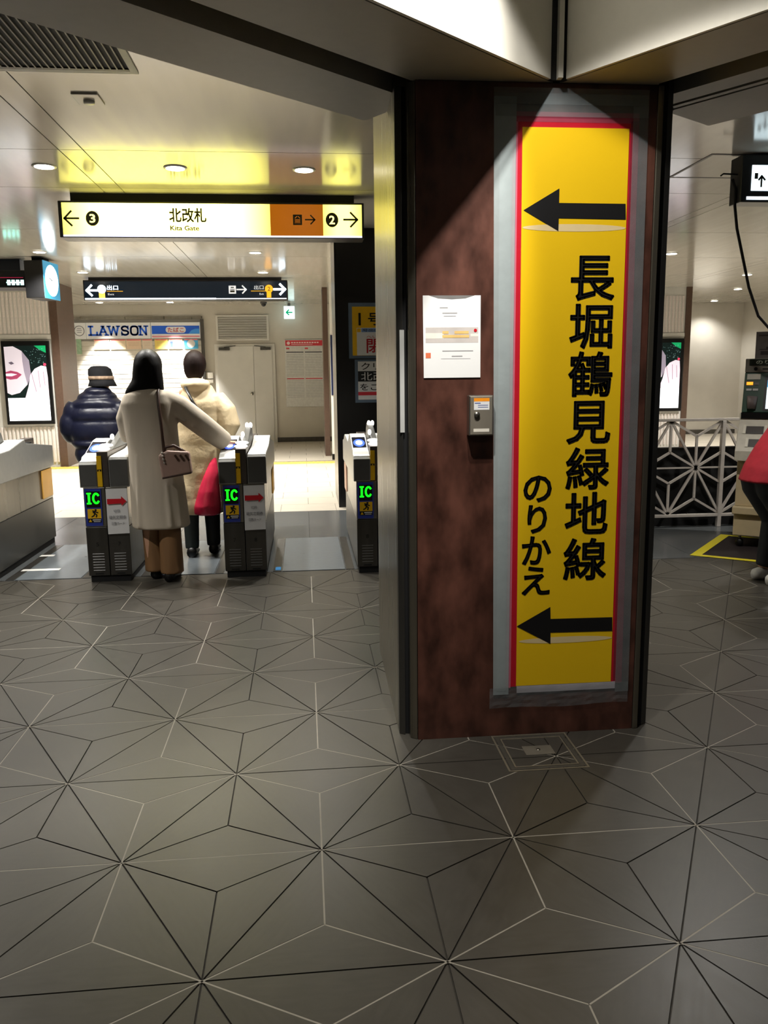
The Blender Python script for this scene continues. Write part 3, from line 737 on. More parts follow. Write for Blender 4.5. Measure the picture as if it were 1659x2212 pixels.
flat(arrow(-1.594, 2.743, 0.115, 0.115, 0.016, -1), SY, KEY, s1, 'arrow'); flat(arrow(0.722, 2.746, 0.115, 0.115, 0.016, 1), SY, KEY, s1, 'arrow')
for cx, s in ((-1.425, '3'), (0.563, '2')):
    dd = flat([disc(cx, 2.743, 0.054, 0.060)], SY, KEY, s1, 'number_disc'); text(s, cx-0.024, cx+0.024, 2.708, 2.778, SY-0.001, mat('disc_number', (255, 250, 180), 0.4, noise=0, emit=(255, 248, 170), estr=1.2), dd, 'number', bold=0.02)
text('北改札', -0.800, -0.492, 2.715, 2.832, SY, OLIVE, s1, 'lettering', 0.022); text('Kita Gate', -0.795, -0.556, 2.650, 2.690, SY, OLIVE, s1, 'lettering', 0.025)
flat([rect(0.232, 0.308, 2.70, 2.785)], SY, KEY, s1, 'lift_symbol')
AMB = mat('amber_print', (190, 110, 20), 0.5, noise=0, emit=(200, 110, 8), estr=0.5)
flat([rect(0.243, 0.297, 2.715, 2.717), rect(0.247, 0.293, 2.722, 2.727), rect(0.247, 0.293, 2.732, 2.737), rect(0.247, 0.293, 2.742, 2.747)] + strokes([[(0.25, 2.757), (0.265, 2.77)], [(0.29, 2.757), (0.275, 2.77)]], 0.006), SY-0.001, AMB, s1, 'lift_symbol_detail')
flat(arrow(0.377, 2.744, 0.08, 0.07, 0.011, 1), SY, KEY, s1, 'arrow')

s2 = thing('hanging_sign', 'long dark navy exit sign with white arrows hanging beyond the yellow sign', 'sign', (-1.47, 11.5, 2.6))
MB().box(-2.94, -0.02, 11.42, 11.6, 2.905, 2.949).build('mount', BLACKM, s2)
MB().box(-3.02, 0.075, 11.40, 11.64, 2.605, 2.905).build('case', BLACK, s2, bevel=0.006)
MB().box(-3.0, 0.055, 11.394, 11.405, 2.640, 2.885).build('panel', mat('navy_panel', (8, 22, 36), 0.25, noise=0, emit=(6, 30, 50), estr=0.25), s2)
LW = mat('lit_white', (240, 248, 255), 0.3, noise=0, emit=(225, 242, 255), estr=3.0); LGY = mat('lit_grey', (220, 220, 220), 0.3, noise=0, emit=(210, 215, 220), estr=0.8)
MB().box(-3.0, -1.03, 11.393, 11.405, 2.616, 2.638).build('lower_light', LW, s2)
MB().box(-1.03, 0.055, 11.393, 11.405, 2.618, 2.632).build('lower_light', mat('lit_white_soft', (240, 248, 255), 0.3, noise=0, emit=(240, 246, 255), estr=1.4), s2)
Y2 = 11.392
flat(arrow(-2.885, 2.752, 0.17, 0.15, 0.032, -1), Y2, LW, s2, 'arrow'); flat(arrow(-0.05, 2.765, 0.17, 0.15, 0.034, 1), Y2, LW, s2, 'arrow')
flat([disc(-2.745, 2.77, 0.065)], Y2, LW, s2, 'number_disc'); GOLD = mat('lit_gold', (236, 172, 40), 0.4, noise=0, emit=(240, 170, 30), estr=0.9)
flat([rect(-2.79, -2.70, 2.64, 2.715)], Y2, mat('lit_gold_bright', (255, 210, 90), 0.4, noise=0, emit=(255, 205, 80), estr=1.6), s2, 'line_band')
text('出口', -2.665, -2.50, 2.758, 2.828, Y2, LW, s2, 'lettering', 0.015); text('Exit', -2.655, -2.565, 2.680, 2.708, Y2, LGY, s2); flat([rect(-2.67, -2.43, 2.735, 2.743)], Y2, GOLD, s2, 'line')
flat([disc(-0.213, 2.772, 0.062), rect(-0.25, -0.18, 2.64, 2.73)], Y2, GOLD, s2, 'number_disc'); text('2', -0.233, -0.193, 2.742, 2.802, Y2-0.001, KEY, s2, 'number')
text('出口', -0.44, -0.295, 2.762, 2.826, Y2, LGY, s2); text('Exit', -0.36, -0.295, 2.682, 2.708, Y2, LGY, s2); flat([rect(-0.49, -0.26, 2.735, 2.743)], Y2, GOLD, s2, 'line')
flat([rect(-0.83, -0.72, 2.70, 2.82)], Y2, LGY, s2, 'lift_symbol'); flat([rect(-0.81, -0.74, 2.72, 2.75), rect(-0.81, -0.74, 2.76, 2.77), rect(-0.80, -0.75, 2.785, 2.80)], Y2-0.001, KEY, s2, 'lift_symbol_detail')
flat(arrow(-0.635, 2.762, 0.14, 0.11, 0.02, 1), Y2, LGY, s2, 'arrow')

ex = thing('exit_sign', 'small square lit exit sign with green arrow beside the notice board', 'sign', (0.02, 16.0, 2.62))
MB().box(-0.090, 0.135, 16.0, 16.08, 2.625, 2.885).build('case', mat('exit_case', (236, 246, 244), 0.3, noise=0, emit=(210, 245, 245), estr=1.6), ex, bevel=0.006)
MB().box(-0.01, 0.05, 16.02, 16.06, 2.885, 2.949).build('hanger', GREYD, ex)
flat(arrow(0.022, 2.755, 0.12, 0.10, 0.026, -1), 15.998, mat('exit_green', (0, 150, 110), 0.4, noise=0, emit=(0, 160, 110), estr=0.8), ex, 'green_arrow')

cl = thing('clock', 'round lit clock in a black box hanging from the ceiling at left', 'clock', (-2.95, 9.3, 2.44))
ca = math.radians(83); U = Vector((math.cos(ca), math.sin(ca), 0)); N = Vector((math.sin(ca), -math.cos(ca), 0))
O = Vector((-2.93, 9.15, 2.44))
def obox(o, u0, u1, n0, n1, z0, z1, name, m, par, bev=0.0):
    mb = MB(); mb.add([o+U*a+N*b+Vector((0, 0, c)) for c in (z0, z1) for a, b in ((u0, n0), (u1, n0), (u1, n1), (u0, n1))], [(0,3,2,1),(4,5,6,7),(0,1,5,4),(1,2,6,5),(2,3,7,6),(3,0,4,7)])
    return mb.build(name, m, par, bevel=bev)
obox(O, 0, 0.46, -0.24, 0, 0.0, 0.46, 'case', BLACK, cl, 0.008); obox(O, 0.15, 0.31, -0.20, -0.05, 0.46, 0.509, 'mount', BLACKM, cl)
obox(O, 0.0, 0.46, 0, 0.004, 0.0, 0.46, 'bezel', mat('clock_bezel', (60, 150, 190), 0.3, noise=0, emit=(50, 150, 200), estr=0.5), cl)
flat([disc(0.23, 0.23, 0.195, n=32)], 0, mat('clock_face', (245, 250, 255), 0.3, noise=0, emit=(235, 250, 255), estr=3.0), cl, 'dial', (O+N*0.006, U, (0, 0, 1)))
flat(strokes([[(0.23, 0.23), (0.15, 0.26)], [(0.23, 0.23), (0.23, 0.36)]], 0.012), 0, KEY, cl, 'clock_hands', (O+N*0.009, U, (0, 0, 1)))
db = thing('departure_board', 'black departure board with lit cyan text at the left picture edge', 'display board', (-3.55, 9.5, 2.58))
MB().box(-4.4, -3.19, 9.35, 9.75, 2.585, 2.80).build('case', BLACK, db, bevel=0.008); MB().box(-3.9, -3.30, 9.45, 9.65, 2.80, 2.949).build('mount', mat('navy_mount', (10, 24, 44), 0.4), db)
flat([rect(-4.35, -3.22, 2.60, 2.78)], 9.348, mat('board_glass', (10, 12, 18), 0.2, noise=0), db, 'screen')
flat([rect(-3.44+0.055*k, -3.40+0.055*k, 2.615, 2.68) for k in range(4)] + [rect(-3.45, -3.25, 2.64, 2.655)], 9.346, mat('led_cyan', (180, 255, 240), 0.3, noise=0, emit=(190, 255, 245), estr=3), db, 'lit_text')
flat([rect(-4.35, -3.24, 2.705, 2.712)], 9.346, mat('led_magenta', (160, 20, 60), 0.4, noise=0, emit=(200, 30, 80), estr=0.5), db, 'line')

rs = thing('hanging_sign', 'black lit guide sign with white panel at the right picture edge', 'sign', (3.9, 4.0, 2.6))
MB().box(3.40, 4.6, 4.0, 4.16, 2.615, 2.935).build('case', BLACK, rs, bevel=0.006)
mb = MB(); mb.box(3.55, 4.4, 4.03, 4.13, 2.935, 2.949); mb.build('mount', BLACKM, rs)
MB().box(3.474, 4.5, 3.994, 4.004, 2.692, 2.863).build('lit_panel', mat('lit_cyanwhite', (235, 250, 255), 0.3, noise=0, emit=(225, 248, 255), estr=2.4), rs)
MB().box(3.445, 4.58, 3.994, 4.004, 2.632, 2.652).build('lower_light', LW, rs)
flat([rect(3.492, 3.518, 2.77, 2.81)] + strokes([[(3.545, 2.72), (3.545, 2.79)], [(3.525, 2.765), (3.545, 2.79), (3.57, 2.765)]], 0.014), 3.993, KEY, rs, 'pictogram')
mb = MB(); mb.tube([(3.36, 4.05, 2.78), (3.39, 4.06, 2.72), (3.394, 4.06, 2.60), (3.43, 4.08, 2.45), (3.497, 4.10, 2.256), (3.57, 4.12, 2.04), (3.663, 4.13, 1.835), (3.80, 4.13, 1.70), (4.1, 4.10, 1.62), (4.4, 4.06, 1.58), (4.52, 4.10, 1.545)], 0.010, 8)
tag(mb.build('cable', BLACKM, None, True), 'black cable hanging from the guide sign down to the fare machine', 'cable')
mb = MB(); mb.tube([(3.27, 4.05, 2.80), (3.29, 4.05, 2.815), (3.36, 4.05, 2.813), (3.40, 4.06, 2.813)], 0.006, 6); mb.build('wire', BLACKM, rs, True)

# ceiling hatch, vent, sensor
ch_ = thing('ceiling_hatch', 'square ceiling hatch with dark frame left of the black guide sign', 'ceiling hatch', (3.5, 4.42, H))
frame_ring(3.20, 3.80, 4.06, 4.76, 0.022, H-0.003, H+0.001).build('frame', mat('hatch_dark', (50, 42, 34), 0.5), ch_)
MB().box(3.225, 3.775, 4.085, 4.735, H-0.0015, H+0.001).build('lid', CEIL, ch_)
vt = thing('air_vent', 'long slatted air vent in the ceiling at upper left', 'air vent', (-1.1, 2.35, H))
frame_ring(-1.78, -0.50, 1.85, 2.725, 0.035, H-0.008, H+0.001).build('frame', WHITE, vt)
MB().box(-1.745, -0.535, 1.885, 2.69, H-0.002, H+0.001).build('duct', BLACKM, vt)
sl = MB(); sl.box(-0.0035, 0.0035, 1.885, 2.665, H-0.010, H-0.002); sl_me = sl.mesh('slat'); sl_me.materials.append(mat('slat_grey', (120, 114, 102), 0.5))
for k in range(37):
    o = bpy.data.objects.new('slat', sl_me); COL.objects.link(o); o.parent = vt; o.location = Vector((-1.73+k*0.0325, 0, 0)) - Vector((-1.1, 2.35, H))
MB().box(-1.745, -0.535, 2.665, 2.69, H-0.008, H-0.002).build('end_bar', mat('vent_brown', (70, 58, 44), 0.5), vt)
sn = thing('ceiling_sensor', 'small square ceiling sensor plate below the air vent', 'sensor', (-0.85, 3.14, H))
MB().box(-0.92, -0.78, 3.04, 3.22, H-0.010, H).build('plate', CEIL, sn, bevel=0.003); MB().cyl((-0.85, 3.15, H-0.022), 0.03, 0.014).build('dome', WHITE, sn, True)

# ================================================================== THE BACK WALL
shop = thing('shop_front', 'closed shop with white roller shutter and blue lettered sign on the back wall', 'shop', (-3.2, 16.2, 0))
MB().box(-5.6, -1.82, 16.20, 16.279, 2.635, 2.70).build('head_rail', STEEL, shop)
MB().box(-1.86, -1.80, 16.17, 16.279, 0, 2.64).build('jamb', STEELD, shop)
LSIGN = mat('shop_sign', (214, 212, 206), 0.35, noise=0.01, emit=(235, 235, 230), estr=0.12)
MB().box(-4.22, -2.905, 16.19, 16.25, 2.245, 2.575).build('name_board', LSIGN, shop, bevel=0.006)
MB().box(-5.6, -4.23, 16.19, 16.25, 2.245, 2.575).build('name_board', LSIGN, shop, bevel=0.006)
tb = MB().box(-2.89, -1.87, 16.19, 16.25, 2.245, 2.575).build('tobacco_board', LSIGN, shop, bevel=0.006)
BLUE = mat('shop_blue', (20, 84, 196), 0.4, noise=0)
SH = 16.1885
# slab-serif letters built from strokes
def slab(ch, x0, x1, z0, z1, w):
    W_, H_ = x1-x0, z1-z0
    def P(a, b): return (x0+a*W_, z0+b*H_)
    def S(lines, k=1.0): return strokes([[P(*q) for q in L] for L in lines], w*k)
    ser = 0.62
    if ch == 'L': return S([[(.28, .06), (.28, .94)], [(.08, .06), (.9, .06)], [(.08, .94), (.5, .94)], [(.9, .06), (.9, .34)]])
    if ch == 'A': return S([[(.18, .08), (.5, .92), (.82, .08)]], 1.1) + S([[(.28, .36), (.72, .36)], [(.0, .05), (.34, .05)], [(.66, .05), (1.0, .05)], [(.34, .95), (.6, .95)]], .8)
    if ch == 'W': return S([[(.12, .94), (.30, .06), (.5, .9), (.70, .06), (.88, .94)]], 1.0) + S([[(.0, .95), (.26, .95)], [(.74, .95), (1.0, .95)]], .8)
    if ch == 'S': return strokes([arc(x0+.5*W_, z0+.72*H_, .34*W_, .22*H_, 10, 270), arc(x0+.5*W_, z0+.28*H_, .36*W_, .22*H_, 90, -170)], w) + S([[(.86, .62), (.86, .97)], [(.14, .03), (.14, .38)]], .7)
    if ch == 'O': return strokes([[P(.5+.38*math.copysign(abs(math.cos(t))**.7, math.cos(t)), .5+.44*math.copysign(abs(math.sin(t))**.7, math.sin(t))) for t in [2*math.pi*i/24 for i in range(25)]]], w)
    if ch == 'N': return S([[(.2, .06), (.2, .94)], [(.8, .06), (.8, .94)], [(.2, .92), (.8, .08)]]) + S([[(.02, .05), (.4, .05)], [(.02, .95), (.3, .95)], [(.6, .95), (1, .95)]], .8)
cells = [('L', -4.185, -3.98), ('A', -3.985, -3.765), ('W', -3.79, -3.53), ('S', -3.52, -3.335), ('O', -3.33, -3.14), ('N', -3.15, -2.955)]
for chh, x0, x1 in cells:
    flat(slab(chh, x0, x1, 2.31, 2.508, 0.038), SH, BLUE, shop, 'letter')
flat(strokes([[(-4.36+0.10*math.cos(t), 2.41+0.10*math.sin(t)) for t in [2*math.pi*i/24 for i in range(25)]]], 0.012) + strokes([[(-4.41, 2.42), (-4.31, 2.42)], [(-4.40, 2.38), (-4.32, 2.38)], [(-4.40, 2.46), (-4.32, 2.46)]], 0.01), SH, mat('grey_print', (90, 90, 92), 0.5, noise=0), shop, 'round_emblem')
flat([rect(-2.875, -1.885, 2.335, 2.505)], SH, BLUE, tb, 'blue_field')
wv = [(-2.12, 2.335), (-1.885, 2.335), (-1.885, 2.44), (-1.97, 2.44), (-2.05, 2.41)]
flat([wv], SH-0.0005, mat('shop_lightblue', (60, 140, 220), 0.4, noise=0), tb, 'wave')
px = -2.378
flat([[(px-0.15+0.06*math.cos(t), 2.42+0.065*math.sin(t)) for t in [math.pi/2+math.pi*i/10 for i in range(11)]] + [(px+0.15+0.06*math.cos(t), 2.42+0.065*math.sin(t)) for t in [-math.pi/2+math.pi*i/10 for i in range(11)]]], SH-0.001, mat('pill_white', (235, 232, 236), 0.5, noise=0), tb, 'pill')
text('たばこ', px-0.17, px+0.17, 2.372, 2.468, SH-0.002, mat('shop_red', (196, 24, 40), 0.5, noise=0), tb, 'lettering', 0.015)
flat([rect(-2.875, -1.885, 2.265, 2.30)], SH, mat('pink_line', (226, 150, 160), 0.5, noise=0), tb, 'pink_line')
SHUT = mat('shutter_white', (226, 220, 208), 0.4, noise=0.02)
for k in range(22):
    z0 = k*0.1
    mb = MB(); mb.prism([(16.228, z0+0.001), (16.223, z0+0.012), (16.223, z0+0.088), (16.228, z0+0.099), (16.26, z0+0.099), (16.26, z0+0.001)], -5.6, -1.862, 'x'); mb.build('shutter_slat', SHUT, shop)
cols = [((232, 206, 178), -4.08, -3.77), ((240, 220, 188), -3.75, -3.43), ((236, 210, 182), -3.42, -3.11), ((232, 216, 196), -3.09, -2.88), ((240, 214, 110), -2.83, -2.56), ((244, 230, 190), -2.54, -2.26), ((70, 160, 205), -2.22, -1.93)]
lbls = ['leftmost of the strip under the shop sign', 'second from left under the shop sign', 'third from left under the shop sign', 'small narrow one under the shop sign', 'yellow one under the tobacco board', 'pale one with blue figure under the tobacco board', 'blue one with white round middle under the tobacco board']
for (c, x0, x1), lb in zip(cols, lbls):
    t = thing('poster', 'small shop poster, ' + lb, 'poster', ((x0+x1)/2, 16.2, 2.02), 'posters under the shop sign')
    MB().box(x0, x1, 16.205, 16.211, 2.025, 2.232).build('sheet', mat('poster_%d_%d' % (c[0], int(-x0*100)), c, 0.5, noise=0.04), t)
    flat([rect(x0+0.01, x1-0.01, 2.205, 2.228)], 16.2045, mat('poster_red', (216, 110, 110), 0.5, noise=0), t, 'heading')
    if c[0] == 70: flat([disc((x0+x1)/2, 2.13, 0.085, n=16)], 16.204, mat('poster_white', (236, 232, 228), 0.5, noise=0), t, 'round_print')
    elif x0 > -2.6: flat([rect(x0+0.03, x0+0.09, 2.06, 2.18)], 16.204, mat('poster_blue', (70, 90, 150), 0.5, noise=0), t, 'print')
    else: flat([rect(x0+0.04, x1-0.05, 2.10+0.03*k, 2.104+0.03*k) for k in range(3)], 16.204, mat('poster_line', (170, 140, 120), 0.5, noise=0), t, 'print_lines')
tag(MB().box(-4.44, -4.34, 16.205, 16.211, 1.93, 2.24).build('poster', mat('poster_green', (150, 180, 150), 0.5, noise=0.2)), 'narrow greenish sticker at the left end of the shop shutter', 'poster')

door = MB().box(-1.595, -0.315, 16.225, 16.279, 0.0, 2.115).build('door_1', WHITE); struct(door, 'white steel double door with closers on the back wall')
MB().box(-1.535, -0.775, 16.205, 16.226, 0.02, 2.07).build('door_leaf', WALLW, door, bevel=0.004); MB().box(-0.767, -0.375, 16.205, 16.226, 0.02, 2.07).build('door_leaf', WALLW, door, bevel=0.004)
for x0, x1 in ((-1.50, -1.27), (-0.62, -0.40)):
    cb = MB().box(x0, x1, 16.16, 16.205, 1.985, 2.045).build('door_closer', STEELD, door, bevel=0.004); MB().bar(((x0+x1)/2, 16.17, 2.05), ((x0+x1)/2+(0.24 if x0 < -1 else -0.24), 16.20, 2.075), 0.03, 0.012).build('closer_arm', STEELD, cb)
MB().cyl((-0.83, 16.15, 1.06), 0.03, 0.055, 'y').build('door_handle', STEEL, door, True)
ven = thing('louvre_vent', 'white louvre vent above the double door on the back wall', 'air vent', (-1.0, 16.25, 2.19))
mb = MB(); mb.box(-1.54, -0.43, 16.23, 16.279, 2.19, 2.22); mb.box(-1.54, -0.43, 16.23, 16.279, 2.69, 2.72); mb.box(-1.54, -1.50, 16.23, 16.279, 2.22, 2.69); mb.box(-0.47, -0.43, 16.23, 16.279, 2.22, 2.69); mb.build('frame', WHITE, ven)
for k in range(9):
    z = 2.225+k*0.0515; mb = MB(); mb.prism([(16.235, z), (16.265, z+0.045), (16.272, z+0.045), (16.245, z)], -1.50, -0.47, 'x'); mb.build('slat', WALLW, ven)
nb = thing('notice_board', 'white timetable board with red heading on the back wall', 'notice board', (0.31, 16.25, 0.77))
MB().box(-0.10, 0.73, 16.24, 16.279, 0.765, 2.20).build('board', mat('board_white', (222, 222, 218), 0.4), nb, bevel=0.004)
flat([rect(-0.085, 0.715, 2.07, 2.185)], 16.239, mat('board_red', (206, 46, 60), 0.5, noise=0), nb, 'heading')
flat([disc(-0.02, 2.127, 0.035)] + [rect(0.04+0.055*k, 0.08+0.055*k, 2.125, 2.15) for k in range(11)] + [rect(0.04, 0.5, 2.095, 2.105)], 16.2385, mat('board_print_white', (245, 225, 225), 0.5, noise=0), nb, 'heading_print')
for x0, x1 in ((-0.07, 0.30), (0.33, 0.70)):
    flat([rect(x0, x0+0.07, 2.0, 2.03), rect(x0, x1, 1.36, 1.38)], 16.239, mat('board_red', (206, 46, 60), 0.5), nb, 'red_row')
    flat([rect(x0, x1, 1.925, 1.945)], 16.239, mat('board_dark', (50, 54, 64), 0.5, noise=0), nb, 'dark_row')
    flat([rect(x0, x1, 1.88-0.035*k, 1.888-0.035*k) for k in range(14)] + [rect(x0, x1, 1.32-0.035*k, 1.328-0.035*k) for k in range(11)], 16.239, mat('board_grey', (168, 170, 172), 0.5, noise=0), nb, 'print_rows')
wb = thing('wall_box', 'small grey box on the back wall between shop and double door', 'box', (-1.72, 16.25, 1.27)); MB().box(-1.80, -1.64, 16.2, 16.279, 1.30, 1.52).build('case', mat('box_grey', (166, 160, 146), 0.5), wb, bevel=0.005); MB().box(-1.80, -1.64, 16.195, 16.201, 1.385, 1.395).build('slot', BLACKM, wb)
dc = thing('dome_camera', 'small dark dome camera on the ceiling above the double door', 'camera', (-0.5, 15.8, H)); MB().cyl((-0.5, 15.8, H-0.03), 0.07, 0.03).build('base', GREYD, dc, True); MB().ball((-0.5, 15.8, H-0.035), 0.055).build('dome', BLACK, dc, True)

# ================================================================== PILLARS BEYOND THE GATES
bp2 = thing('pillar', 'black clad pillar with yellow closure posters behind the right gate', 'pillar', (1.2, 7.6, 0))
MB().box(0.655, 2.2, 7.08, 8.2, 0, H).build('cladding', BLACKP, bp2); MB().box(0.64, 0.655, 7.095, 8.2, 0, H).build('side_panel', STEEL, bp2)
MB().box(0.636, 0.66, 7.075, 7.1, 0, H).build('corner_trim', DARKM, bp2)
Pp = 7.078
p1 = thing('poster', 'yellow and white exit closure poster on the black pillar', 'poster', (1.1, Pp, 1.6))
MB().box(0.776, 1.46, Pp-0.003, Pp, 1.610, 2.190).build('lamination', mat('laminate', (96, 112, 130), 0.25, noise=0.05), p1)
MB().box(0.815, 1.42, Pp-0.005, Pp-0.002, 1.640, 2.150).build('sheet', YST, p1)
text('1', 0.865, 0.925, 1.955, 2.085, Pp-0.006, INK, p1, 'lettering', 0.02, keep=True); text('号', 0.985, 1.115, 1.955, 2.085, Pp-0.006, INK, p1, 'lettering', 0.015); text('出口', 1.14, 1.38, 1.955, 2.085, Pp-0.006, INK, p1, 'lettering', 0.015)
wsh = MB().box(0.862, 1.40, Pp-0.007, Pp-0.005, 1.642, 1.930).build('white_field', PAPER, p1)
flat([rect(0.865, 0.905, 1.885, 1.925)], Pp-0.0075, YST, wsh, 'mark'); flat([rect(0.912, 1.395, 1.885, 1.925)], Pp-0.0075, mat('pale_blue', (120, 150, 200), 0.5, noise=0), wsh, 'mark')
text('号出口', 0.925, 1.10, 1.89, 1.92, Pp-0.008, INK, wsh, 'lettering', 0.01)
text('へい', 0.965, 1.08, 1.822, 1.848, Pp-0.008, REDI, wsh); text('閉', 0.965, 1.11, 1.665, 1.815, Pp-0.008, REDI, wsh, 'lettering', 0.015); text('鎖中', 1.12, 1.39, 1.665, 1.815, Pp-0.008, REDI, wsh, 'lettering', 0.015)
p2 = thing('poster', 'white and black guidance poster below the yellow one on the black pillar', 'poster', (1.1, Pp, 1.15))
MB().box(0.835, 1.46, Pp-0.003, Pp, 1.14, 1.598).build('lamination', mat('laminate', (96, 112, 130)), p2); MB().box(0.868, 1.42, Pp-0.005, Pp-0.002, 1.172, 1.578).build('sheet', PAPER, p2)
flat([rect(0.868, 1.42, 1.365, 1.475)], Pp-0.006, INK, p2, 'black_band'); flat([rect(0.868, 1.42, 1.218, 1.255)], Pp-0.006, mat('board_red', (206, 46, 60)), p2, 'red_band')
text('クリスタ', 0.905, 1.34, 1.49, 1.565, Pp-0.006, INK, p2, 'lettering', 0.01); text('北改札', 0.90, 1.28, 1.375, 1.465, Pp-0.007, PAPER, p2, 'lettering'); text('をご利用', 0.89, 1.30, 1.268, 1.345, Pp-0.006, INK, p2, 'lettering', 0.01)

bp3 = thing('pillar', 'narrow brown wall end with white post behind the black pillar', 'pillar', (0.69, 13, 0)); MB().box(0.645, 0.735, 12.9, 13.5, 0, H).build('cladding', BROWN, bp3)
MB().box(0.745, 0.80, 12.2, 12.3, 0.10, H).build('post', WHITE, bp3); MB().box(0.742, 0.803, 12.19, 12.31, 0.0, 0.10).build('post_foot', DARKM, bp3); MB().box(0.75, 0.79, 12.185, 12.195, 1.1, 2.1).build('post_insert', mat('post_navy', (24, 34, 70), 0.4), bp3)

def rib_wall(x0, x1, ys_, name, label, px_, brown, screen, sx0, sx1, mirror):
    w = thing(name, label, 'wall panel', ((x0+x1)/2, ys_, 0))
    MB().box(x0, x1, ys_+0.02, ys_+0.9, 0, H).build('backing', WALLW, w)
    n = int((x1-x0)/0.062)
    rib = MB(); rib.prism([(-0.021, 0.02), (-0.012, 0.0), (0.012, 0.0), (0.021, 0.02)], 0, 1.0); rme = rib.mesh('rib'); rme.materials.append(mat('rib_white', (226, 218, 214), 0.5))
    for z0, z1 in ((2.14, H-0.16), (0.08, 0.66)):
        for k in range(n):
            o = bpy.data.objects.new('rib', rme); COL.objects.link(o); o.parent = w
            o.location = Vector((x0+0.031+k*0.062, ys_, z0))-WORG[w.name]; o.scale = (1, 1, z1-z0)
    MB().box(x0, x1, ys_+0.004, ys_+0.02, 2.06, 2.13).build('ledge', WALLW, w)
    MB().box(px_[0], px_[1], ys_-0.01, ys_+0.95, 0, H).build('end_panel', BROWN, w)
    s = thing('screen', screen, 'screen', ((sx0+sx1)/2, ys_-0.02, 0.7))
    MB().box(sx0, sx1, ys_-0.05, ys_, 0.705, 2.03).build('housing', BLACK, s, bevel=0.006)
    W_ = sx1-sx0; y = ys_-0.052
    def R(a, b, c, e): return rect(sx0+a*W_, sx0+b*W_, c, e)
    def em(nm, c, st): return mat(nm, c, 0.3, noise=0, emit=c, estr=st)
    flat([R(.06, .93, .765, 1.13)], y, em('ad_white', (246, 250, 255), 1.6), s, 'image_lower')
    flat([R(.06, .93, 1.13, 1.955)], y, em('ad_dark', (12, 26, 24), 0.8), s, 'image_upper')
    zz = lambda t: 1.13+t*0.825
    xx = lambda t: sx0+(.06+.87*t)*W_
    flat([[(xx(.72), zz(1)), (xx(1), zz(1)), (xx(1), zz(.86)), (xx(.85), zz(.92))]], y-0.001, em('ad_green', (20, 150, 90), 0.9), s, 'green_corner')
    flat([[(xx(0), zz(.98)), (xx(.22), zz(.99)), (xx(.42), zz(.90)), (xx(.58), zz(.72)), (xx(.60), zz(.45)), (xx(.50), zz(.26)), (xx(.30), zz(.10)), (xx(.10), zz(.06)), (xx(0), zz(.10))]], y-0.001, em('ad_skin', (196, 186, 194), 0.9), s, 'face_shape')
    flat([[(xx(.42), zz(.90)), (xx(.58), zz(.72)), (xx(.60), zz(.45)), (xx(.50), zz(.26)), (xx(.44), zz(.50)), (xx(.42), zz(.70))]], y-0.0015, em('ad_cheek', (140, 130, 144), 0.85), s, 'cheek_shape')
    flat([[(xx(0), zz(.50)), (xx(.12), zz(.53)), (xx(.28), zz(.50)), (xx(.38), zz(.45)), (xx(.26), zz(.37)), (xx(.10), zz(.355)), (xx(0), zz(.38))]], y-0.002, em('ad_lip', (150, 60, 88), 0.85), s, 'lips_shape')
    flat([[(xx(0), zz(.47)), (xx(.14), zz(.475)), (xx(.27), zz(.455)), (xx(.14), zz(.42)), (xx(0), zz(.425))]], y-0.003, em('ad_teeth', (226, 222, 228), 1.0), s, 'teeth_shape')
    flat([[(xx(.08), zz(.68)), (xx(.16), zz(.70)), (xx(.22), zz(.66)), (xx(.14), zz(.64))]], y-0.002, em('ad_shade', (90, 80, 92), 0.8), s, 'nose_shape')
    flat([[(xx(.42), zz(0)), (xx(.52), zz(.22)), (xx(.58), zz(.44)), (xx(.70), zz(.56)), (xx(.86), zz(.62)), (xx(.98), zz(.60)), (xx(1), zz(.4)), (xx(1), zz(0))]], y-0.002, em('ad_hand', (214, 196, 206), 0.95), s, 'hand_shape')
    for a, b, c, e in ((.62, .46, .70, .12), (.78, .52, .80, .20), (.90, .50, .92, .24)):
        flat(strokes([[(xx(a), zz(b)), (xx(c), zz(e))]], 0.01*W_/0.74), y-0.003, em('ad_shade2', (150, 124, 140), 0.8), s, 'finger_line')
    flat([disc(xx(.95), zz(.64), 0.022)], y-0.003, em('ad_nail', (226, 60, 90), 1.0), s, 'nail_shape')
    rnd = random.Random(3)
    flat([disc(xx(rnd.uniform(.5, .98)), zz(rnd.uniform(.66, .95)), 0.004, n=6) for _ in range(40)], y-0.003, em('ad_glitter', (150, 190, 190), 0.9), s, 'glitter')
rib_wall(-6.2, -3.72, 12.0, 'ribbed_wall', 'white ribbed wall panel with brown end at left', (-3.72, -3.60), None, 'upright lit advertising screen with a smiling face on the left ribbed wall', -4.495, -3.755, False)
rib_wall(5.4, 7.28, 12.9, 'ribbed_wall', 'white ribbed wall panel with brown edge seen right of the rust pillar', (7.28, 7.385), None, 'upright lit advertising screen beside the right edge of the rust pillar', 6.47, 7.25, False)

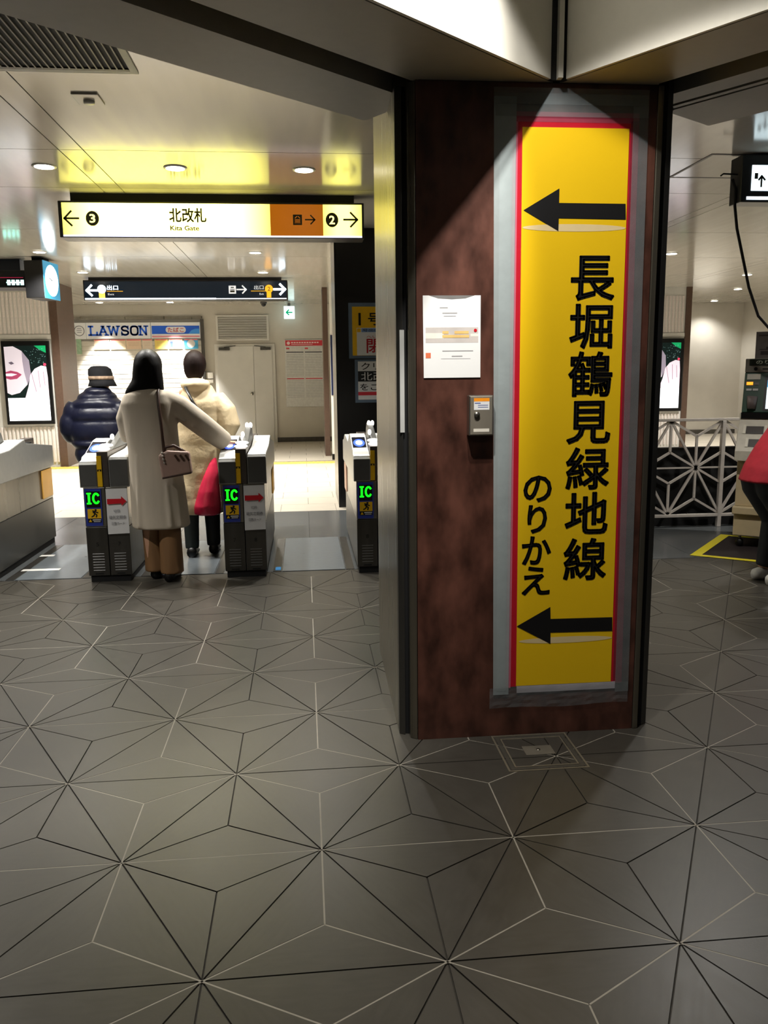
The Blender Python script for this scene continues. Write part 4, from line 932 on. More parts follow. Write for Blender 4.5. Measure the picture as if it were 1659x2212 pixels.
# ================================================================== RIGHT SIDE: RAILING AND FARE MACHINE
FY = 5.38; FW = mat('railing_white', (206, 198, 190), 0.4, 0.1)
fen = thing('railing', 'white steel railing with star lattice right of the rust pillar', 'railing', (3.6, FY, 0))
MB().box(2.2, 4.75, FY-0.02, FY+0.02, 0.985, 1.01).build('top_rail', FW, fen, bevel=0.003)
MB().box(2.2, 4.75, FY-0.02, FY+0.02, 0.098, 0.125).build('bottom_rail', FW, fen, bevel=0.003)
for x in (2.61, 4.11):
    MB().box(x-0.018, x+0.018, FY-0.022, FY+0.022, 0, 0.985).build('post', FW, fen, bevel=0.003)
fa = 0.5; fr_ = fa*math.sqrt(3)/2; zr = [0.125, 0.125+fr_, 0.125+2*fr_]
def fbar(a, b):
    MB().bar((a[0], FY, a[1]), (b[0], FY, b[1]), 0.020, 0.020, (0, 1, 0)).build('bar', FW, fen)
for k in range(2):
    xo0 = 2.61 if k == 0 else 2.36; xo1 = 2.36 if k == 0 else 2.61
    for i in range(5):
        # triangles between row k (base xo0) and row k+1
        a = (xo0+i*fa, zr[k]); b = (xo0+(i+1)*fa, zr[k]); c = ((a[0]+b[0])/2, zr[k+1]); cc = ((a[0]+b[0])/2, zr[k]+fr_/3)
        if b[0] > 4.75: continue
        fbar(a, c); fbar(b, c)
        for q in (a, b, c): fbar(q, cc)
        a2 = (c[0], zr[k+1]); b2 = (c[0]+fa, zr[k+1]); c2 = (b[0], zr[k]); cc2 = (b[0], zr[k+1]-fr_/3)
        if b2[0] > 4.75: continue
        for q in (a2, b2, c2): fbar(q, cc2)
mb = MB().bar((2.36, FY, zr[1]), (4.75, FY, zr[1]), 0.014, 0.014, (0, 1, 0)).build('middle_bar', FW, fen)
lw = MB().box(2.2, 6.0, 5.46, 5.56, 0, 0.735).build('low_wall', BLACKM); tag(lw, 'matte black low wall right behind the white lattice railing', 'wall')

# fare machine, turned like the hall
ma = math.radians(-36); MO = Vector((3.77, 4.50, 0)); MU = Vector((math.cos(ma), math.sin(ma), 0)); MV = Vector((-MU.y, MU.x, 0))
fm = thing('fare_machine', 'cream fare adjustment machine with green face at the right edge', 'ticket machine', MO)
def mbox(u0, u1, v0, v1, z0, z1, name, m, par=fm, bev=0.0):
    mb = MB(); mb.add([MO+MU*a+MV*b+Vector((0, 0, c)) for c in (z0, z1) for a, b in ((u0, v0), (u1, v0), (u1, v1), (u0, v1))], [(0,3,2,1),(4,5,6,7),(0,1,5,4),(1,2,6,5),(2,3,7,6),(3,0,4,7)])
    return mb.build(name, m, par, bevel=bev)
def mprism(prof, u0, u1, name, m, par=fm, bev=0.0):
    n = len(prof); vs = [MO+MU*u+MV*p[0]+Vector((0, 0, p[1])) for u in (u0, u1) for p in prof]
    return MB().add(vs, [tuple(range(n)), tuple(reversed(range(n, 2*n)))] + [(i, n+i, n+(i+1) % n, (i+1) % n) for i in range(n)]).build(name, m, par, bevel=bev)
CREAMM = mat('machine_cream', (196, 178, 142), 0.45, noise=0.04); GREENM = mat('machine_green', (20, 62, 42), 0.35); IVORY = mat('machine_ivory', (206, 200, 184), 0.4)
mbox(0.0, 0.95, 0.0, 0.70, 0.10, 0.28, 'base', CREAMM, fm, 0.006)
mbox(-0.01, 0.96, -0.035, 0.70, 0.28, 0.34, 'base_step', CREAMM, fm, 0.006)
mbox(0.0, 0.95, 0.03, 0.70, 0.34, 0.72, 'lower_body', CREAMM, fm, 0.006)
mprism([(-0.07, .72), (-0.07, .80), (0.10, 1.05), (0.10, 1.10), (0.70, 1.10), (0.70, .72)], -0.012, 0.962, 'desk', IVORY, fm, 0.006)
mprism([(0.10, 1.10), (0.18, 1.42), (0.70, 1.42), (0.70, 1.10)], 0.0, 0.95, 'control_panel', GREENM, fm, 0.006)
mbox(0.0, 0.95, 0.17, 0.70, 1.42, 1.53, 'header', mat('machine_grey', (120, 116, 106), 0.45), fm, 0.006)
def face(v0, z0, v1, z1, eps=0.004):
    V_ = (MV*(v1-v0)+Vector((0, 0, z1-z0))); L = V_.length; V_.normalize(); Nn = MU.cross(V_)
    return (MO+MV*v0+Vector((0, 0, z0))+Nn*eps, MU, V_), L
fd, L = face(-0.07, .80, 0.10, 1.05)
for u, v, w, h in ((0.05, 0.16, 0.13, 0.07), (0.24, 0.16, 0.16, 0.07), (0.08, 0.04, 0.12, 0.07), (0.26, 0.04, 0.14, 0.07), (0.5, 0.1, 0.2, 0.1)):
    flat([rect(u, u+w, v, v+h)], 0, mat('tray_dark', (46, 34, 24), 0.4), fm, 'coin_tray', fd)
    for uu in (u-0.02, u+w+0.005):
        o = flat([rect(uu, uu+0.018, v-0.005, v+h+0.005)], 0, mat('tray_rim', (226, 220, 204), 0.35), fm, 'tray_rim', (fd[0]+Vector((0, 0, 0.006))-MV*0.004, fd[1], fd[2]))
mbox(0.16, 0.22, -0.074, -0.068, 0.75, 0.77, 'lock_slot', BLACKM)
mbox(0.0, 0.95, 0.085, 0.105, 1.052, 1.10, 'slot_band', BLACK)
fp_, L = face(0.10, 1.10, 0.18, 1.42)
flat([rect(0.155, 0.62, 0.015, 0.295)], 0, BLACK, fm, 'screen_frame', fp_)
fp2, _ = face(0.10, 1.10, 0.18, 1.42, 0.007); fp3, _ = face(0.10, 1.10, 0.18, 1.42, 0.010)
flat([rect(0.175, 0.60, 0.03, 0.205)], 0, mat('screen_white', (235, 250, 255), 0.3, noise=0, emit=(225, 246, 255), estr=1.3), fm, 'screen', fp2)
flat([rect(0.175, 0.60, 0.205, 0.265)], 0, mat('screen_blue', (90, 170, 220), 0.3, noise=0, emit=(80, 165, 220), estr=0.9), fm, 'screen', fp2)
flat([rect(0.185, 0.59, 0.228, 0.238), rect(0.185, 0.59, 0.246, 0.256)], 0, mat('screen_grey', (150, 180, 200), 0.3, noise=0), fm, 'screen_rows', fp3)
flat([rect(0.02, 0.12, 0.27, 0.315)], 0, IVORY, fm, 'info_label', fp2)
flat([rect(0.02, 0.068, 0.225, 0.250)], 0, mat('orange_lit', (255, 150, 40), 0.3, noise=0, emit=(255, 140, 30), estr=2), fm, 'lit_button', fp2)
flat([rect(0.078, 0.112, 0.225, 0.245)], 0, GREYD, fm, 'button', fp2); flat([rect(0.022, 0.062, 0.178, 0.195), rect(0.07, 0.11, 0.178, 0.195)], 0, GREYL, fm, 'button', fp2)
MB().tube([MO+MU*0.075+MV*0.085+Vector((0, 0, 1.13)), MO+MU*0.075+MV*0.10+Vector((0, 0, 1.23))], [0.036, 0.046], 14, 0.5).build('keypad', mat('keypad_grey', (110, 98, 94), 0.5), fm, True)
mbox(0.03, 0.92, 0.165, 0.172, 1.475, 1.525, 'header_plate', mat('header_dark', (22, 32, 22), 0.4))
fh = (MO+MV*0.163, MU, Vector((0, 0, 1)))
text('のりこし', 0.08, 0.30, 1.485, 1.517, 0, mat('header_text', (190, 196, 180), 0.5, noise=0), fm, 'lettering', 0.02, frame=fh)
flat([disc(0.08, 1.448, 0.014)], 0, BLACK, fm, 'lock', (MO+MV*0.167, MU, Vector((0, 0, 1)))); flat([rect(0.13, 0.6, 1.443, 1.452)], 0, DARKM, fm, 'print_lines', (MO+MV*0.167, MU, Vector((0, 0, 1))))
for u, v in ((0.05, 0.05), (0.9, 0.05), (0.05, 0.6), (0.9, 0.6)):
    p = MO+MU*u+MV*v; MB().cyl((p.x-0.015, p.y, 0.038), 0.036, 0.03, 'x', 14).build('castor', DARKM, fm, True); MB().cyl((p.x, p.y, 0.06), 0.012, 0.045).build('castor_stem', STEEL, fm)
po = thing('map_poster', 'grey and white map board standing on the fare machine', 'poster', MO+MV*0.3+Vector((0, 0, 1.53)))
mbox(0.06, 0.80, 0.24, 0.26, 1.53, 1.745, 'board', mat('poster_grey', (128, 122, 122), 0.5), po)
fq = (MO+MV*0.238, MU, Vector((0, 0, 1)))
for rc in (rect(0.10, 0.2, 1.56, 1.59), rect(0.09, 0.22, 1.60, 1.607), rect(0.2, 0.3, 1.61, 1.63), rect(0.24, 0.28, 1.63, 1.68), rect(0.08, 0.16, 1.71, 1.72), rect(0.22, 0.34, 1.55, 1.575), rect(0.14, 0.16, 1.60, 1.625)): flat([rc], 0, mat('poster_dark', (74, 68, 70), 0.5, noise=0), po, 'map_print', fq)
# dark mat with yellow border under the machine
mt_ = thing('floor_mat', 'dark floor mat with yellow border tape under the fare machine', 'floor mat', (3.9, 4.4, 0))
PA, PB, PC = Vector((3.283, 4.238, 0)), Vector((3.94, 4.998, 0)), Vector((3.733, 3.898, 0))
du = (PC-PA).normalized(); dv = (PB-PA).normalized()
def para(u0, u1, v0, v1, z0, z1, name, m):
    mb = MB(); mb.add([PA+du*a+dv*b+Vector((0, 0, c)) for c in (z0, z1) for a, b in ((u0, v0), (u1, v0), (u1, v1), (u0, v1))], [(0,3,2,1),(4,5,6,7),(0,1,5,4),(1,2,6,5),(2,3,7,6),(3,0,4,7)]); mb.build(name, m, mt_)
para(0.04, 1.4, 0.05, 0.97, 0.0005, 0.003, 'mat', mat('mat_dark', (30, 20, 22), 0.7)); TY_ = mat('tape_yellow', (236, 220, 40), 0.4, noise=0.04)
para(0, 1.45, 0, 0.06, 0.003, 0.0045, 'border_tape', TY_); para(0, 0.075, 0.06, 1.0, 0.003, 0.0045, 'border_tape', TY_); para(0.075, 1.45, 0.955, 1.0, 0.003, 0.0045, 'border_tape', TY_)

# ================================================================== PEOPLE
def hand(mb, base, dirv, up, size=1.0, curl=0.2, thumb=1):
    """palm, four unequal fingers and a thumb from the side of the palm"""
    base, dv_, uv = Vector(base), Vector(dirv).normalized(), Vector(up).normalized(); sv = dv_.cross(uv).normalized()
    mb.tube([base-dv_*0.05*size, base, base+dv_*0.045*size, base+dv_*0.085*size], [0.026*size, 0.032*size, 0.040*size, 0.038*size], 12, 0.45)
    for k, (o_, l_) in enumerate(((-0.030, 0.062), (-0.010, 0.074), (0.010, 0.070), (0.029, 0.054))):
        p0 = base+dv_*0.08*size+sv*o_*size; p1 = p0+(dv_-uv*curl)*l_*0.5*size; p2 = p1+(dv_-uv*curl*2.4)*l_*0.5*size
        mb.tube([p0-dv_*0.02*size, p0, p1, p2], [0.0095*size, 0.0095*size, 0.009*size, 0.007*size], 8)
    q0 = base+dv_*0.02*size+sv*thumb*0.03*size; q1 = q0+(sv*thumb*0.9+dv_*0.7)*0.035*size; q2 = q1+(dv_+sv*thumb*0.2)*0.032*size
    mb.tube([base, q0, q1, q2], [0.012*size, 0.013*size, 0.011*size, 0.008*size], 8)

def head(mb, c, s=1.0, yaw=0.0):
    """skull, jaw, nose, ears; faces +Y turned by yaw"""
    c = Vector(c); fy = Vector((-math.sin(yaw), math.cos(yaw), 0)); fx = Vector((math.cos(yaw), math.sin(yaw), 0))
    mb.ball(c+Vector((0, 0, 0.02*s)), 0.074*s, 0.092*s, 0.100*s); mb.ball(c+fy*0.025*s-Vector((0, 0, 0.055*s)), 0.056*s, 0.062*s, 0.062*s)
    mb.tube([c+fy*0.085*s+Vector((0, 0, 0.02*s)), c+fy*0.108*s-Vector((0, 0, 0.018*s))], [0.010*s, 0.014*s], 8)
    mb.ball(c+fy*0.082*s-Vector((0, 0, 0.062*s)), 0.022*s, 0.010*s, 0.010*s)
    for sg in (-1, 1):
        mb.ball(c+fx*sg*0.076*s-Vector((0, 0, 0.008*s)), 0.012*s, 0.022*s, 0.032*s); mb.ball(c+fx*sg*0.03*s+fy*0.076*s+Vector((0, 0, 0.012*s)), 0.014*s, 0.010*s, 0.009*s)

def shoe(x, y, z, yaw, m, par, L=0.25, s=1.0):
    mb = MB(); c, sn_ = math.cos(yaw), math.sin(yaw)
    def R3(a, b, h): return (x+a*c-b*sn_, y+a*sn_+b*c, z+h)
    secs = [(-0.09, 0.036, 0.075), (-0.05, 0.040, 0.085), (0.02, 0.040, 0.070), (0.08, 0.045, 0.052), (0.13, 0.042, 0.042), (0.16, 0.028, 0.032)]
    vs = []; n = 12
    for b, w, h in secs:
        for i in range(n):
            a = 2*math.pi*i/n; vs.append(R3(w*s*math.cos(a), b*s*L/0.25, max(0.0, h*s*(0.5+0.5*math.sin(a)))))
    fs = [tuple(reversed(range(n)))] + [(j*n+i, j*n+(i+1) % n, (j+1)*n+(i+1) % n, (j+1)*n+i) for j in range(len(secs)-1) for i in range(n)] + [tuple(range((len(secs)-1)*n, len(secs)*n))]
    return MB().add(vs, fs).build('shoe', m, par, True)

# ---- the woman in the long beige coat
W1 = thing('person', 'person with long black hair in a long grey-beige coat passing the gate', 'person', (-0.77, 4.05, 0))
COAT1 = mat('coat_beige', (206, 194, 176), 0.85, noise=0.08, nscale=9, stretch=(1, 1, 0.3), bump=0.25, bscale=14)
yb0 = 4.06
mb = MB(); head(mb, (-0.785, yb0+0.02, 1.495), 0.98, -0.15); mb.tube([(-0.79, yb0, 1.30), (-0.787, yb0, 1.46)], [0.055, 0.05])
mb.loft([(-0.765, yb0, 0.80, 0.13, 0.09), (-0.78, yb0, 1.0, 0.12, 0.085), (-0.79, yb0, 1.2, 0.14, 0.09), (-0.79, yb0, 1.32, 0.13, 0.07), (-0.79, yb0, 1.36, 0.06, 0.05)])
mb.tube([(-0.69, yb0, 1.30), (-0.47, 4.14, 1.11), (-0.335, 4.26, 0.975), (-0.285, 4.30, 0.955)], [0.05, 0.042, 0.034, 0.027])
mb.tube([(-0.90, yb0, 1.30), (-0.95, 4.10, 1.05), (-0.90, 4.32, 1.02)], [0.05, 0.042, 0.03])
for sx in (-0.055, 0.055): mb.tube([(-0.765+sx, yb0, 0.85), (-0.765+sx*1.2, yb0+0.01, 0.45), (-0.765+sx*1.3, yb0+(0.03 if sx < 0 else -0.04), 0.07)], [0.085, 0.06, 0.04])
hand(mb, (-0.285, 4.30, 0.955), (0.55, 0.75, -0.10), (0, 0.1, 1), 0.95, 0.12, -1); hand(mb, (-0.90, 4.33, 1.02), (0.3, 0.9, 0.1), (0, 0, 1), 0.95, 0.5, 1)
remesh(mb, 'body', SKIN, W1, 0.007, 3)
mb = MB()
mb.loft([(-0.752, yb0, 0.385, 0.192, 0.150), (-0.755, yb0, 0.52, 0.190, 0.148), (-0.765, yb0, 0.70, 0.186, 0.145), (-0.775, yb0, 0.95, 0.176, 0.135), (-0.79, yb0, 1.15, 0.182, 0.130), (-0.797, yb0, 1.26, 0.186, 0.125), (-0.795, yb0, 1.32, 0.160, 0.105), (-0.79, yb0, 1.36, 0.100, 0.085), (-0.788, yb0, 1.405, 0.075, 0.072)], 36, 2.3)
mb.tube([(-0.70, yb0, 1.285), (-0.60, 4.09, 1.235), (-0.475, 4.13, 1.125), (-0.38, 4.20, 1.035), (-0.305, 4.275, 0.965)], [0.080, 0.084, 0.082, 0.078, 0.070], 18)
mb.tube([(-0.90, yb0, 1.27), (-0.955, 4.09, 1.15), (-0.955, 4.14, 1.04), (-0.91, 4.28, 1.02)], [0.075, 0.074, 0.07, 0.06], 18)
mb.tube([(-0.88, yb0-0.12, 0.40), (-0.87, yb0-0.118, 0.9)], [0.02, 0.008], 8); mb.tube([(-0.70, yb0-0.125, 0.40), (-0.72, yb0-0.12, 0.95)], [0.022, 0.008], 8)
for ang, z1_, rr_ in ((-2.7, 0.80, .016), (-2.2, 1.0, .013), (-1.1, 0.85, .015), (-0.7, 0.95, .014), (-0.2, 0.8, .016), (0.6, .8, .014), (1.6, .8, .014), (2.6, .8, .014)):
    mb.tube([(-0.752+0.192*math.cos(ang), yb0+0.150*math.sin(ang), 0.40), (-0.765+0.182*math.cos(ang), yb0+0.142*math.sin(ang), 0.70), (-0.775+0.165*math.cos(ang), yb0+0.13*math.sin(ang), z1_)], [rr_*1.3, rr_, 0.004], 8)
for a_, b_ in (((-0.69, 3.985, 1.24), (-0.55, 4.03, 1.13)), ((-0.64, 4.03, 1.28), (-0.45, 4.06, 1.12)), ((-0.50, 4.05, 1.10), (-0.38, 4.13, 1.02))):
    mb.tube([a_, b_], [0.012, 0.008], 8)
remesh(mb, 'coat', COAT1, W1, 0.010, 3, 'long grey-beige wool coat')
TR1 = mat('trousers_brown', (134, 100, 66), 0.5, noise=0.15, nscale=12, stretch=(1, 1, 0.2), bump=0.2)
for cx, dy, nm in ((-0.815, 0.06, TR1), (-0.690, -0.03, TR1)):
    mb = MB(); mb.loft([(cx, yb0+dy, 0.055, 0.082, 0.088), (cx, yb0+dy, 0.15, 0.080, 0.086), (cx-0.005, yb0+dy*0.6, 0.40, 0.078, 0.080), (cx+(0.02 if cx < -0.75 else -0.02), yb0, 0.70, 0.085, 0.090)], 24)
    mb.tube([(cx+0.05, yb0+dy-0.06, 0.07), (cx+0.0, yb0+dy*0.6-0.07, 0.42)], [0.018, 0.008], 8)
    remesh(mb, 'trouser_leg', nm, W1, 0.010, 3)
SHB = mat('shoe_black', (16, 15, 16), 0.4)
shoe(-0.815, yb0+0.09, 0.001, 0, SHB, W1); shoe(-0.695, yb0-0.02, 0.001, -0.1, SHB, W1)
mb = MB(); mb.ball((-0.785, yb0+0.010, 1.520), 0.097, 0.112, 0.112, 20, 14)
mb.loft([(-0.815, yb0-0.02, 1.322, 0.138, 0.055), (-0.806, yb0-0.022, 1.36, 0.128, 0.070), (-0.788, yb0-0.015, 1.42, 0.106, 0.082), (-0.785, yb0-0.01, 1.52, 0.096, 0.095), (-0.785, yb0, 1.58, 0.080, 0.085)], 28)
remesh(mb, 'hair', HAIRB, W1, 0.009, 14, 'long straight black hair')
# shoulder bag on her right
bg = thing('handbag', 'taupe handbag with dark strap hanging from the shoulder of the person in the grey-beige coat', 'bag', (-0.58, 3.92, 0.75))
LEA = mat('leather_taupe', (170, 140, 128), 0.45, noise=0.06); LED = mat('leather_dark', (70, 48, 38), 0.4)
mb = MB(); q = [(-0.694, 0.750), (-0.490, 0.788), (-0.505, 0.935), (-0.560, 0.938), (-0.650, 0.945), (-0.712, 0.915)]
mb.prism(q, 3.840, 3.898, 'y'); mb.build('bag_body', LEA, bg, bevel=0.014)
MB().prism([(-0.692, 0.750), (-0.495, 0.785), (-0.494, 0.798), (-0.692, 0.764)], 3.838, 3.900, 'y').build('bag_base', LED, bg, bevel=0.004)
mb = MB(); mb.tube([(-0.690, 3.89, 0.91), (-0.665, 3.885, 0.965), (-0.61, 3.885, 0.975), (-0.56, 3.885, 0.945), (-0.525, 3.89, 0.92)], 0.011, 8); mb.build('handle', LED, bg, True)
mb = MB(); mb.tube([(-0.675, 3.875, 0.92), (-0.688, 3.905, 1.10), (-0.704, 3.935, 1.25), (-0.712, 3.975, 1.335), (-0.712, 4.03, 1.368), (-0.705, 4.10, 1.36), (-0.69, 4.18, 1.22), (-0.66, 4.21, 1.05), (-0.63, 3.98, 0.93)], 0.011, 8); mb.build('strap', LED, bg, True)
for k in range(4): MB().ball((-0.683+0.004*k, 3.836, 0.93-0.022*k), 0.008).build('bead', mat('silver', (210, 206, 200), 0.2, 0.8), bg, True)
for k in range(3): MB().bar((-0.60+0.035*k, 3.838, 0.915), (-0.575+0.035*k, 3.838, 0.875), 0.014, 0.006, (0, 1, 0)).build('bow_strip', LED, bg)

# ---- the person in the cream padded coat with the red bag
W3 = thing('person', 'person with short brown hair in a cream padded coat beyond the gate', 'person', (-0.56, 4.85, 0))
COAT3 = mat('coat_cream', (226, 206, 168), 0.5, noise=0.06, nscale=8, bump=0.6, bscale=16)
yb0 = 4.86
mb = MB(); head(mb, (-0.568, yb0+0.02, 1.512), 0.96, 0.0); mb.tube([(-0.57, yb0, 1.32), (-0.57, yb0, 1.47)], [0.055, 0.052])
mb.loft([(-0.565, yb0, 0.80, 0.13, 0.09), (-0.565, yb0, 1.0, 0.12, 0.085), (-0.56, yb0, 1.2, 0.14, 0.09), (-0.56, yb0, 1.33, 0.14, 0.07), (-0.565, yb0, 1.38, 0.06, 0.05)])
mb.tube([(-0.43, yb0, 1.28), (-0.33, yb0-0.03, 1.06), (-0.42, yb0+0.02, 0.92), (-0.44, yb0+0.01, 0.86)], [0.05, 0.042, 0.034, 0.028]); mb.tube([(-0.69, yb0, 1.28), (-0.75, yb0+0.02, 1.05), (-0.70, yb0+0.2, 0.98)], [0.05, 0.042, 0.03])
for sx, dy in ((-0.085, -0.06), (0.075, 0.05)): mb.tube([(-0.565+sx, yb0, 0.85), (-0.565+sx, yb0+dy*0.5, 0.45), (-0.565+sx, yb0+dy, 0.07)], [0.085, 0.06, 0.04])
hand(mb, (-0.435, yb0-0.0, 0.87), (0.05, 0.05, -1), (0, -1, 0), 0.95, 0.7, 1); hand(mb, (-0.70, yb0+0.2, 0.98), (0.2, 1, 0), (0, 0, 1), 0.95, 0.4, 1)
remesh(mb, 'body', SKIN, W3, 0.008, 3)
mb = MB(); secs = []
for k in range(25):
    t = k/24; z = 0.345+t*(1.37-0.345)
    rx = 0.165+0.02*math.sin(min(1, t*1.25)*math.pi*0.5) if t < 0.86 else 0.185-(t-0.86)/0.14*0.085
    bul = 1+0.03*abs(math.sin(k*math.pi/3.2)); secs.append((-0.56+0.012*t, yb0, z, rx*bul, (0.14 if t < 0.86 else 0.14-(t-0.86)/0.14*0.05)*bul))
mb.loft(secs, 32, 2.3)
mb.tube([(-0.425, yb0, 1.265), (-0.345, yb0-0.02, 1.16), (-0.318, yb0-0.03, 1.06), (-0.36, yb0-0.01, 0.97), (-0.41, yb0+0.01, 0.93)], [0.085, 0.092, 0.092, 0.078, 0.05], 18)
mb.tube([(-0.69, yb0, 1.265), (-0.76, yb0+0.02, 1.13), (-0.755, yb0+0.05, 1.03), (-0.70, yb0+0.18, 0.98)], [0.085, 0.09, 0.085, 0.06], 18)
mb.ball((-0.565, yb0-0.06, 1.375), 0.115, 0.085, 0.055); mb.tube([(-0.66, yb0-0.02, 1.38), (-0.57, yb0-0.10, 1.37), (-0.47, yb0-0.02, 1.38)], [0.035, 0.045, 0.035], 12)
remesh(mb, 'coat', COAT3, W3, 0.010, 3, 'cream padded long coat')
mb = MB(); mb.ball((-0.568, yb0+0.006, 1.535), 0.090, 0.107, 0.112, 20, 14); mb.loft([(-0.568, yb0-0.045, 1.425, 0.060, 0.035), (-0.568, yb0-0.035, 1.47, 0.080, 0.055), (-0.568, yb0-0.02, 1.54, 0.085, 0.08)], 24)
remesh(mb, 'hair', HAIRBR, W3, 0.008, 12, 'short dark brown hair')
TRD = mat('trousers_dark', (48, 56, 54), 0.7, noise=0.1, bump=0.2); TRB = mat('trousers_black', (20, 20, 22), 0.7)
for cx, dy in ((-0.650, -0.06), (-0.490, 0.05)):
    mb = MB(); mb.loft([(cx, yb0+dy, 0.07, 0.055, 0.062), (cx, yb0+dy*0.8, 0.25, 0.060, 0.066), (cx, yb0+dy*0.3, 0.6, 0.075, 0.08)], 20); remesh(mb, 'trouser_leg', TRD if cx < -0.6 else TRB, W3, 0.010, 2)
shoe(-0.650, yb0-0.05, 0.004, 0, SHB, W3); shoe(-0.490, yb0+0.08, 0.004, 0.0, SHB, W3)
mb = MB(); pth = [(-0.63, yb0-0.125, 1.36), (-0.575, yb0-0.170, 1.25), (-0.50, yb0-0.178, 1.13), (-0.43, yb0-0.150, 0.98), (-0.405, yb0-0.11, 0.93)]
mb.tube([(a_, b_-0.018, c_) for a_, b_, c_ in pth], 0.014, 8, 0.6); mb.build('cross_strap', BLACK, W3, True, label='thin black cross-body strap')
rb_ = thing('shopping_bag', 'red translucent plastic shopping bag held by the person in the cream coat', 'bag', (-0.47, 4.72, 0.33))
REDB = mat('plastic_red', (224, 48, 82), 0.25, noise=0.12, nscale=9, trans=0.25, bump=0.4, bscale=10)
mb = MB(); mb.loft([(-0.505, 4.715, 0.345, 0.06, 0.03), (-0.505, 4.715, 0.36, 0.105, 0.06), (-0.50, 4.715, 0.42, 0.108, 0.075), (-0.485, 4.72, 0.54, 0.088, 0.07), (-0.465, 4.73, 0.66, 0.060, 0.05), (-0.450, 4.745, 0.76, 0.034, 0.03), (-0.44, 4.77, 0.82, 0.018, 0.018)], 24)
remesh(mb, 'bag_body', REDB, rb_, 0.009, 2)
mb = MB(); mb.tube([(-0.445, 4.765, 0.80), (-0.455, 4.83, 0.845), (-0.44, 4.87, 0.835)], [0.014, 0.010, 0.008], 8); mb.tube([(-0.44, 4.765, 0.80), (-0.42, 4.82, 0.845), (-0.43, 4.87, 0.835)], [0.012, 0.010, 0.008], 8); mb.build('bag_handle', REDB, rb_, True)

# ---- the person in the navy puffer jacket and bucket hat
W2 = thing('person', 'person in a navy puffer jacket and black bucket hat beyond the left gate', 'person', (-1.60, 6.0, 0))
NAVY = mat('puffer_navy', (19, 22, 42), 0.36, noise=0.15, nscale=6, bump=0.3, bscale=18)
yb0 = 6.0
mb = MB(); head(mb, (-1.568, yb0+0.06, 1.425), 0.98, 0.0); mb.tube([(-1.59, yb0, 1.2), (-1.57, yb0+0.05, 1.36)], [0.06, 0.055])
mb.loft([(-1.60, yb0, 0.78, 0.14, 0.10), (-1.61, yb0, 1.0, 0.14, 0.10), (-1.62, yb0, 1.18, 0.16, 0.10), (-1.60, yb0, 1.25, 0.07, 0.06)])
mb.tube([(-1.77, yb0, 1.15), (-1.87, yb0-0.02, 0.98), (-1.78, yb0+0.2, 0.90)], [0.05, 0.042, 0.03]); mb.tube([(-1.46, yb0, 1.15), (-1.38, yb0, 0.98), (-1.45, yb0+0.2, 0.92)], [0.05, 0.042, 0.03])
for sx in (-0.075, 0.075): mb.tube([(-1.57+sx, yb0, 0.82), (-1.565+sx, yb0, 0.45), (-1.565+sx, yb0, 0.07)], [0.09, 0.065, 0.04])
hand(mb, (-1.78, yb0+0.2, 0.90), (0.3, 0.9, 0), (0, 0, 1), 0.95, 0.4, 1); hand(mb, (-1.45, yb0+0.2, 0.92), (-0.2, 0.9, 0), (0, 0, 1), 0.95, 0.4, -1)
remesh(mb, 'body', SKIN, W2, 0.009, 3)
mb = MB(); secs = []
zs = [0.665, 0.80, 0.87, 1.05, 1.17, 1.25, 1.315]   # seam heights
shape = {0.665: (0.170, 0.13), 0.80: (0.185, 0.15), 0.87: (0.220, 0.16), 1.05: (0.240, 0.17), 1.17: (0.222, 0.16), 1.25: (0.170, 0.145), 1.315: (0.110, 0.10)}
for a, b in zip(zs, zs[1:]):
    for k in range(8):
        t = k/8; rx = shape[a][0]*(1-t)+shape[b][0]*t; ry = shape[a][1]*(1-t)+shape[b][1]*t; bu = 0.024*math.sin(math.pi*t)**0.6 if 0 < t < 1 else 0
        secs.append((-1.63+0.05*((a*(1-t)+b*t)-0.9), yb0+0.03*((a*(1-t)+b*t)-0.9), a*(1-t)+b*t, rx+bu, ry+bu))
secs.append((-1.605, yb0, 1.33, 0.08, 0.07))
mb.loft(secs, 36, 2.2)
def puff_arm(pts, rr_):
    P_ = [Vector(p) for p in pts]; o_ = []; ra = []
    for a, b in zip(P_, P_[1:]):
        for k in range(7): t = k/7; o_.append(a.lerp(b, t)); ra.append(rr_*(0.88+0.14*math.sin(math.pi*t)**0.6 if 0 < t else 0.88))
    mb.tube(o_, ra, 18)
puff_arm([(-1.78, yb0, 1.19), (-1.835, yb0-0.02, 1.08), (-1.865, yb0-0.02, 0.97), (-1.83, yb0+0.08, 0.90), (-1.78, yb0+0.17, 0.89)], 0.105)
puff_arm([(-1.46, yb0, 1.19), (-1.41, yb0-0.01, 1.08), (-1.385, yb0, 0.97), (-1.41, yb0+0.08, 0.91), (-1.45, yb0+0.17, 0.91)], 0.105)
mb.ball((-1.595, yb0-0.03, 1.31), 0.125, 0.11, 0.055)
remesh(mb, 'puffer_jacket', NAVY, W2, 0.011, 3, 'navy puffer jacket with horizontal quilting')
for sx in (-0.085, 0.075):
    mb = MB(); mb.loft([(-1.555+sx, yb0, 0.06, 0.06, 0.07), (-1.555+sx, yb0, 0.4, 0.07, 0.08), (-1.57+sx, yb0, 0.74, 0.088, 0.095)], 20); remesh(mb, 'trouser_leg', TRB, W2, 0.012, 2)
    shoe(-1.555+sx, yb0+0.02, 0.001, 0, SHB, W2)
HATM = mat('hat_black', (20, 20, 24), 0.9, noise=0.2, nscale=30)
hat = MB(); hx, hy = -1.568, yb0+0.04
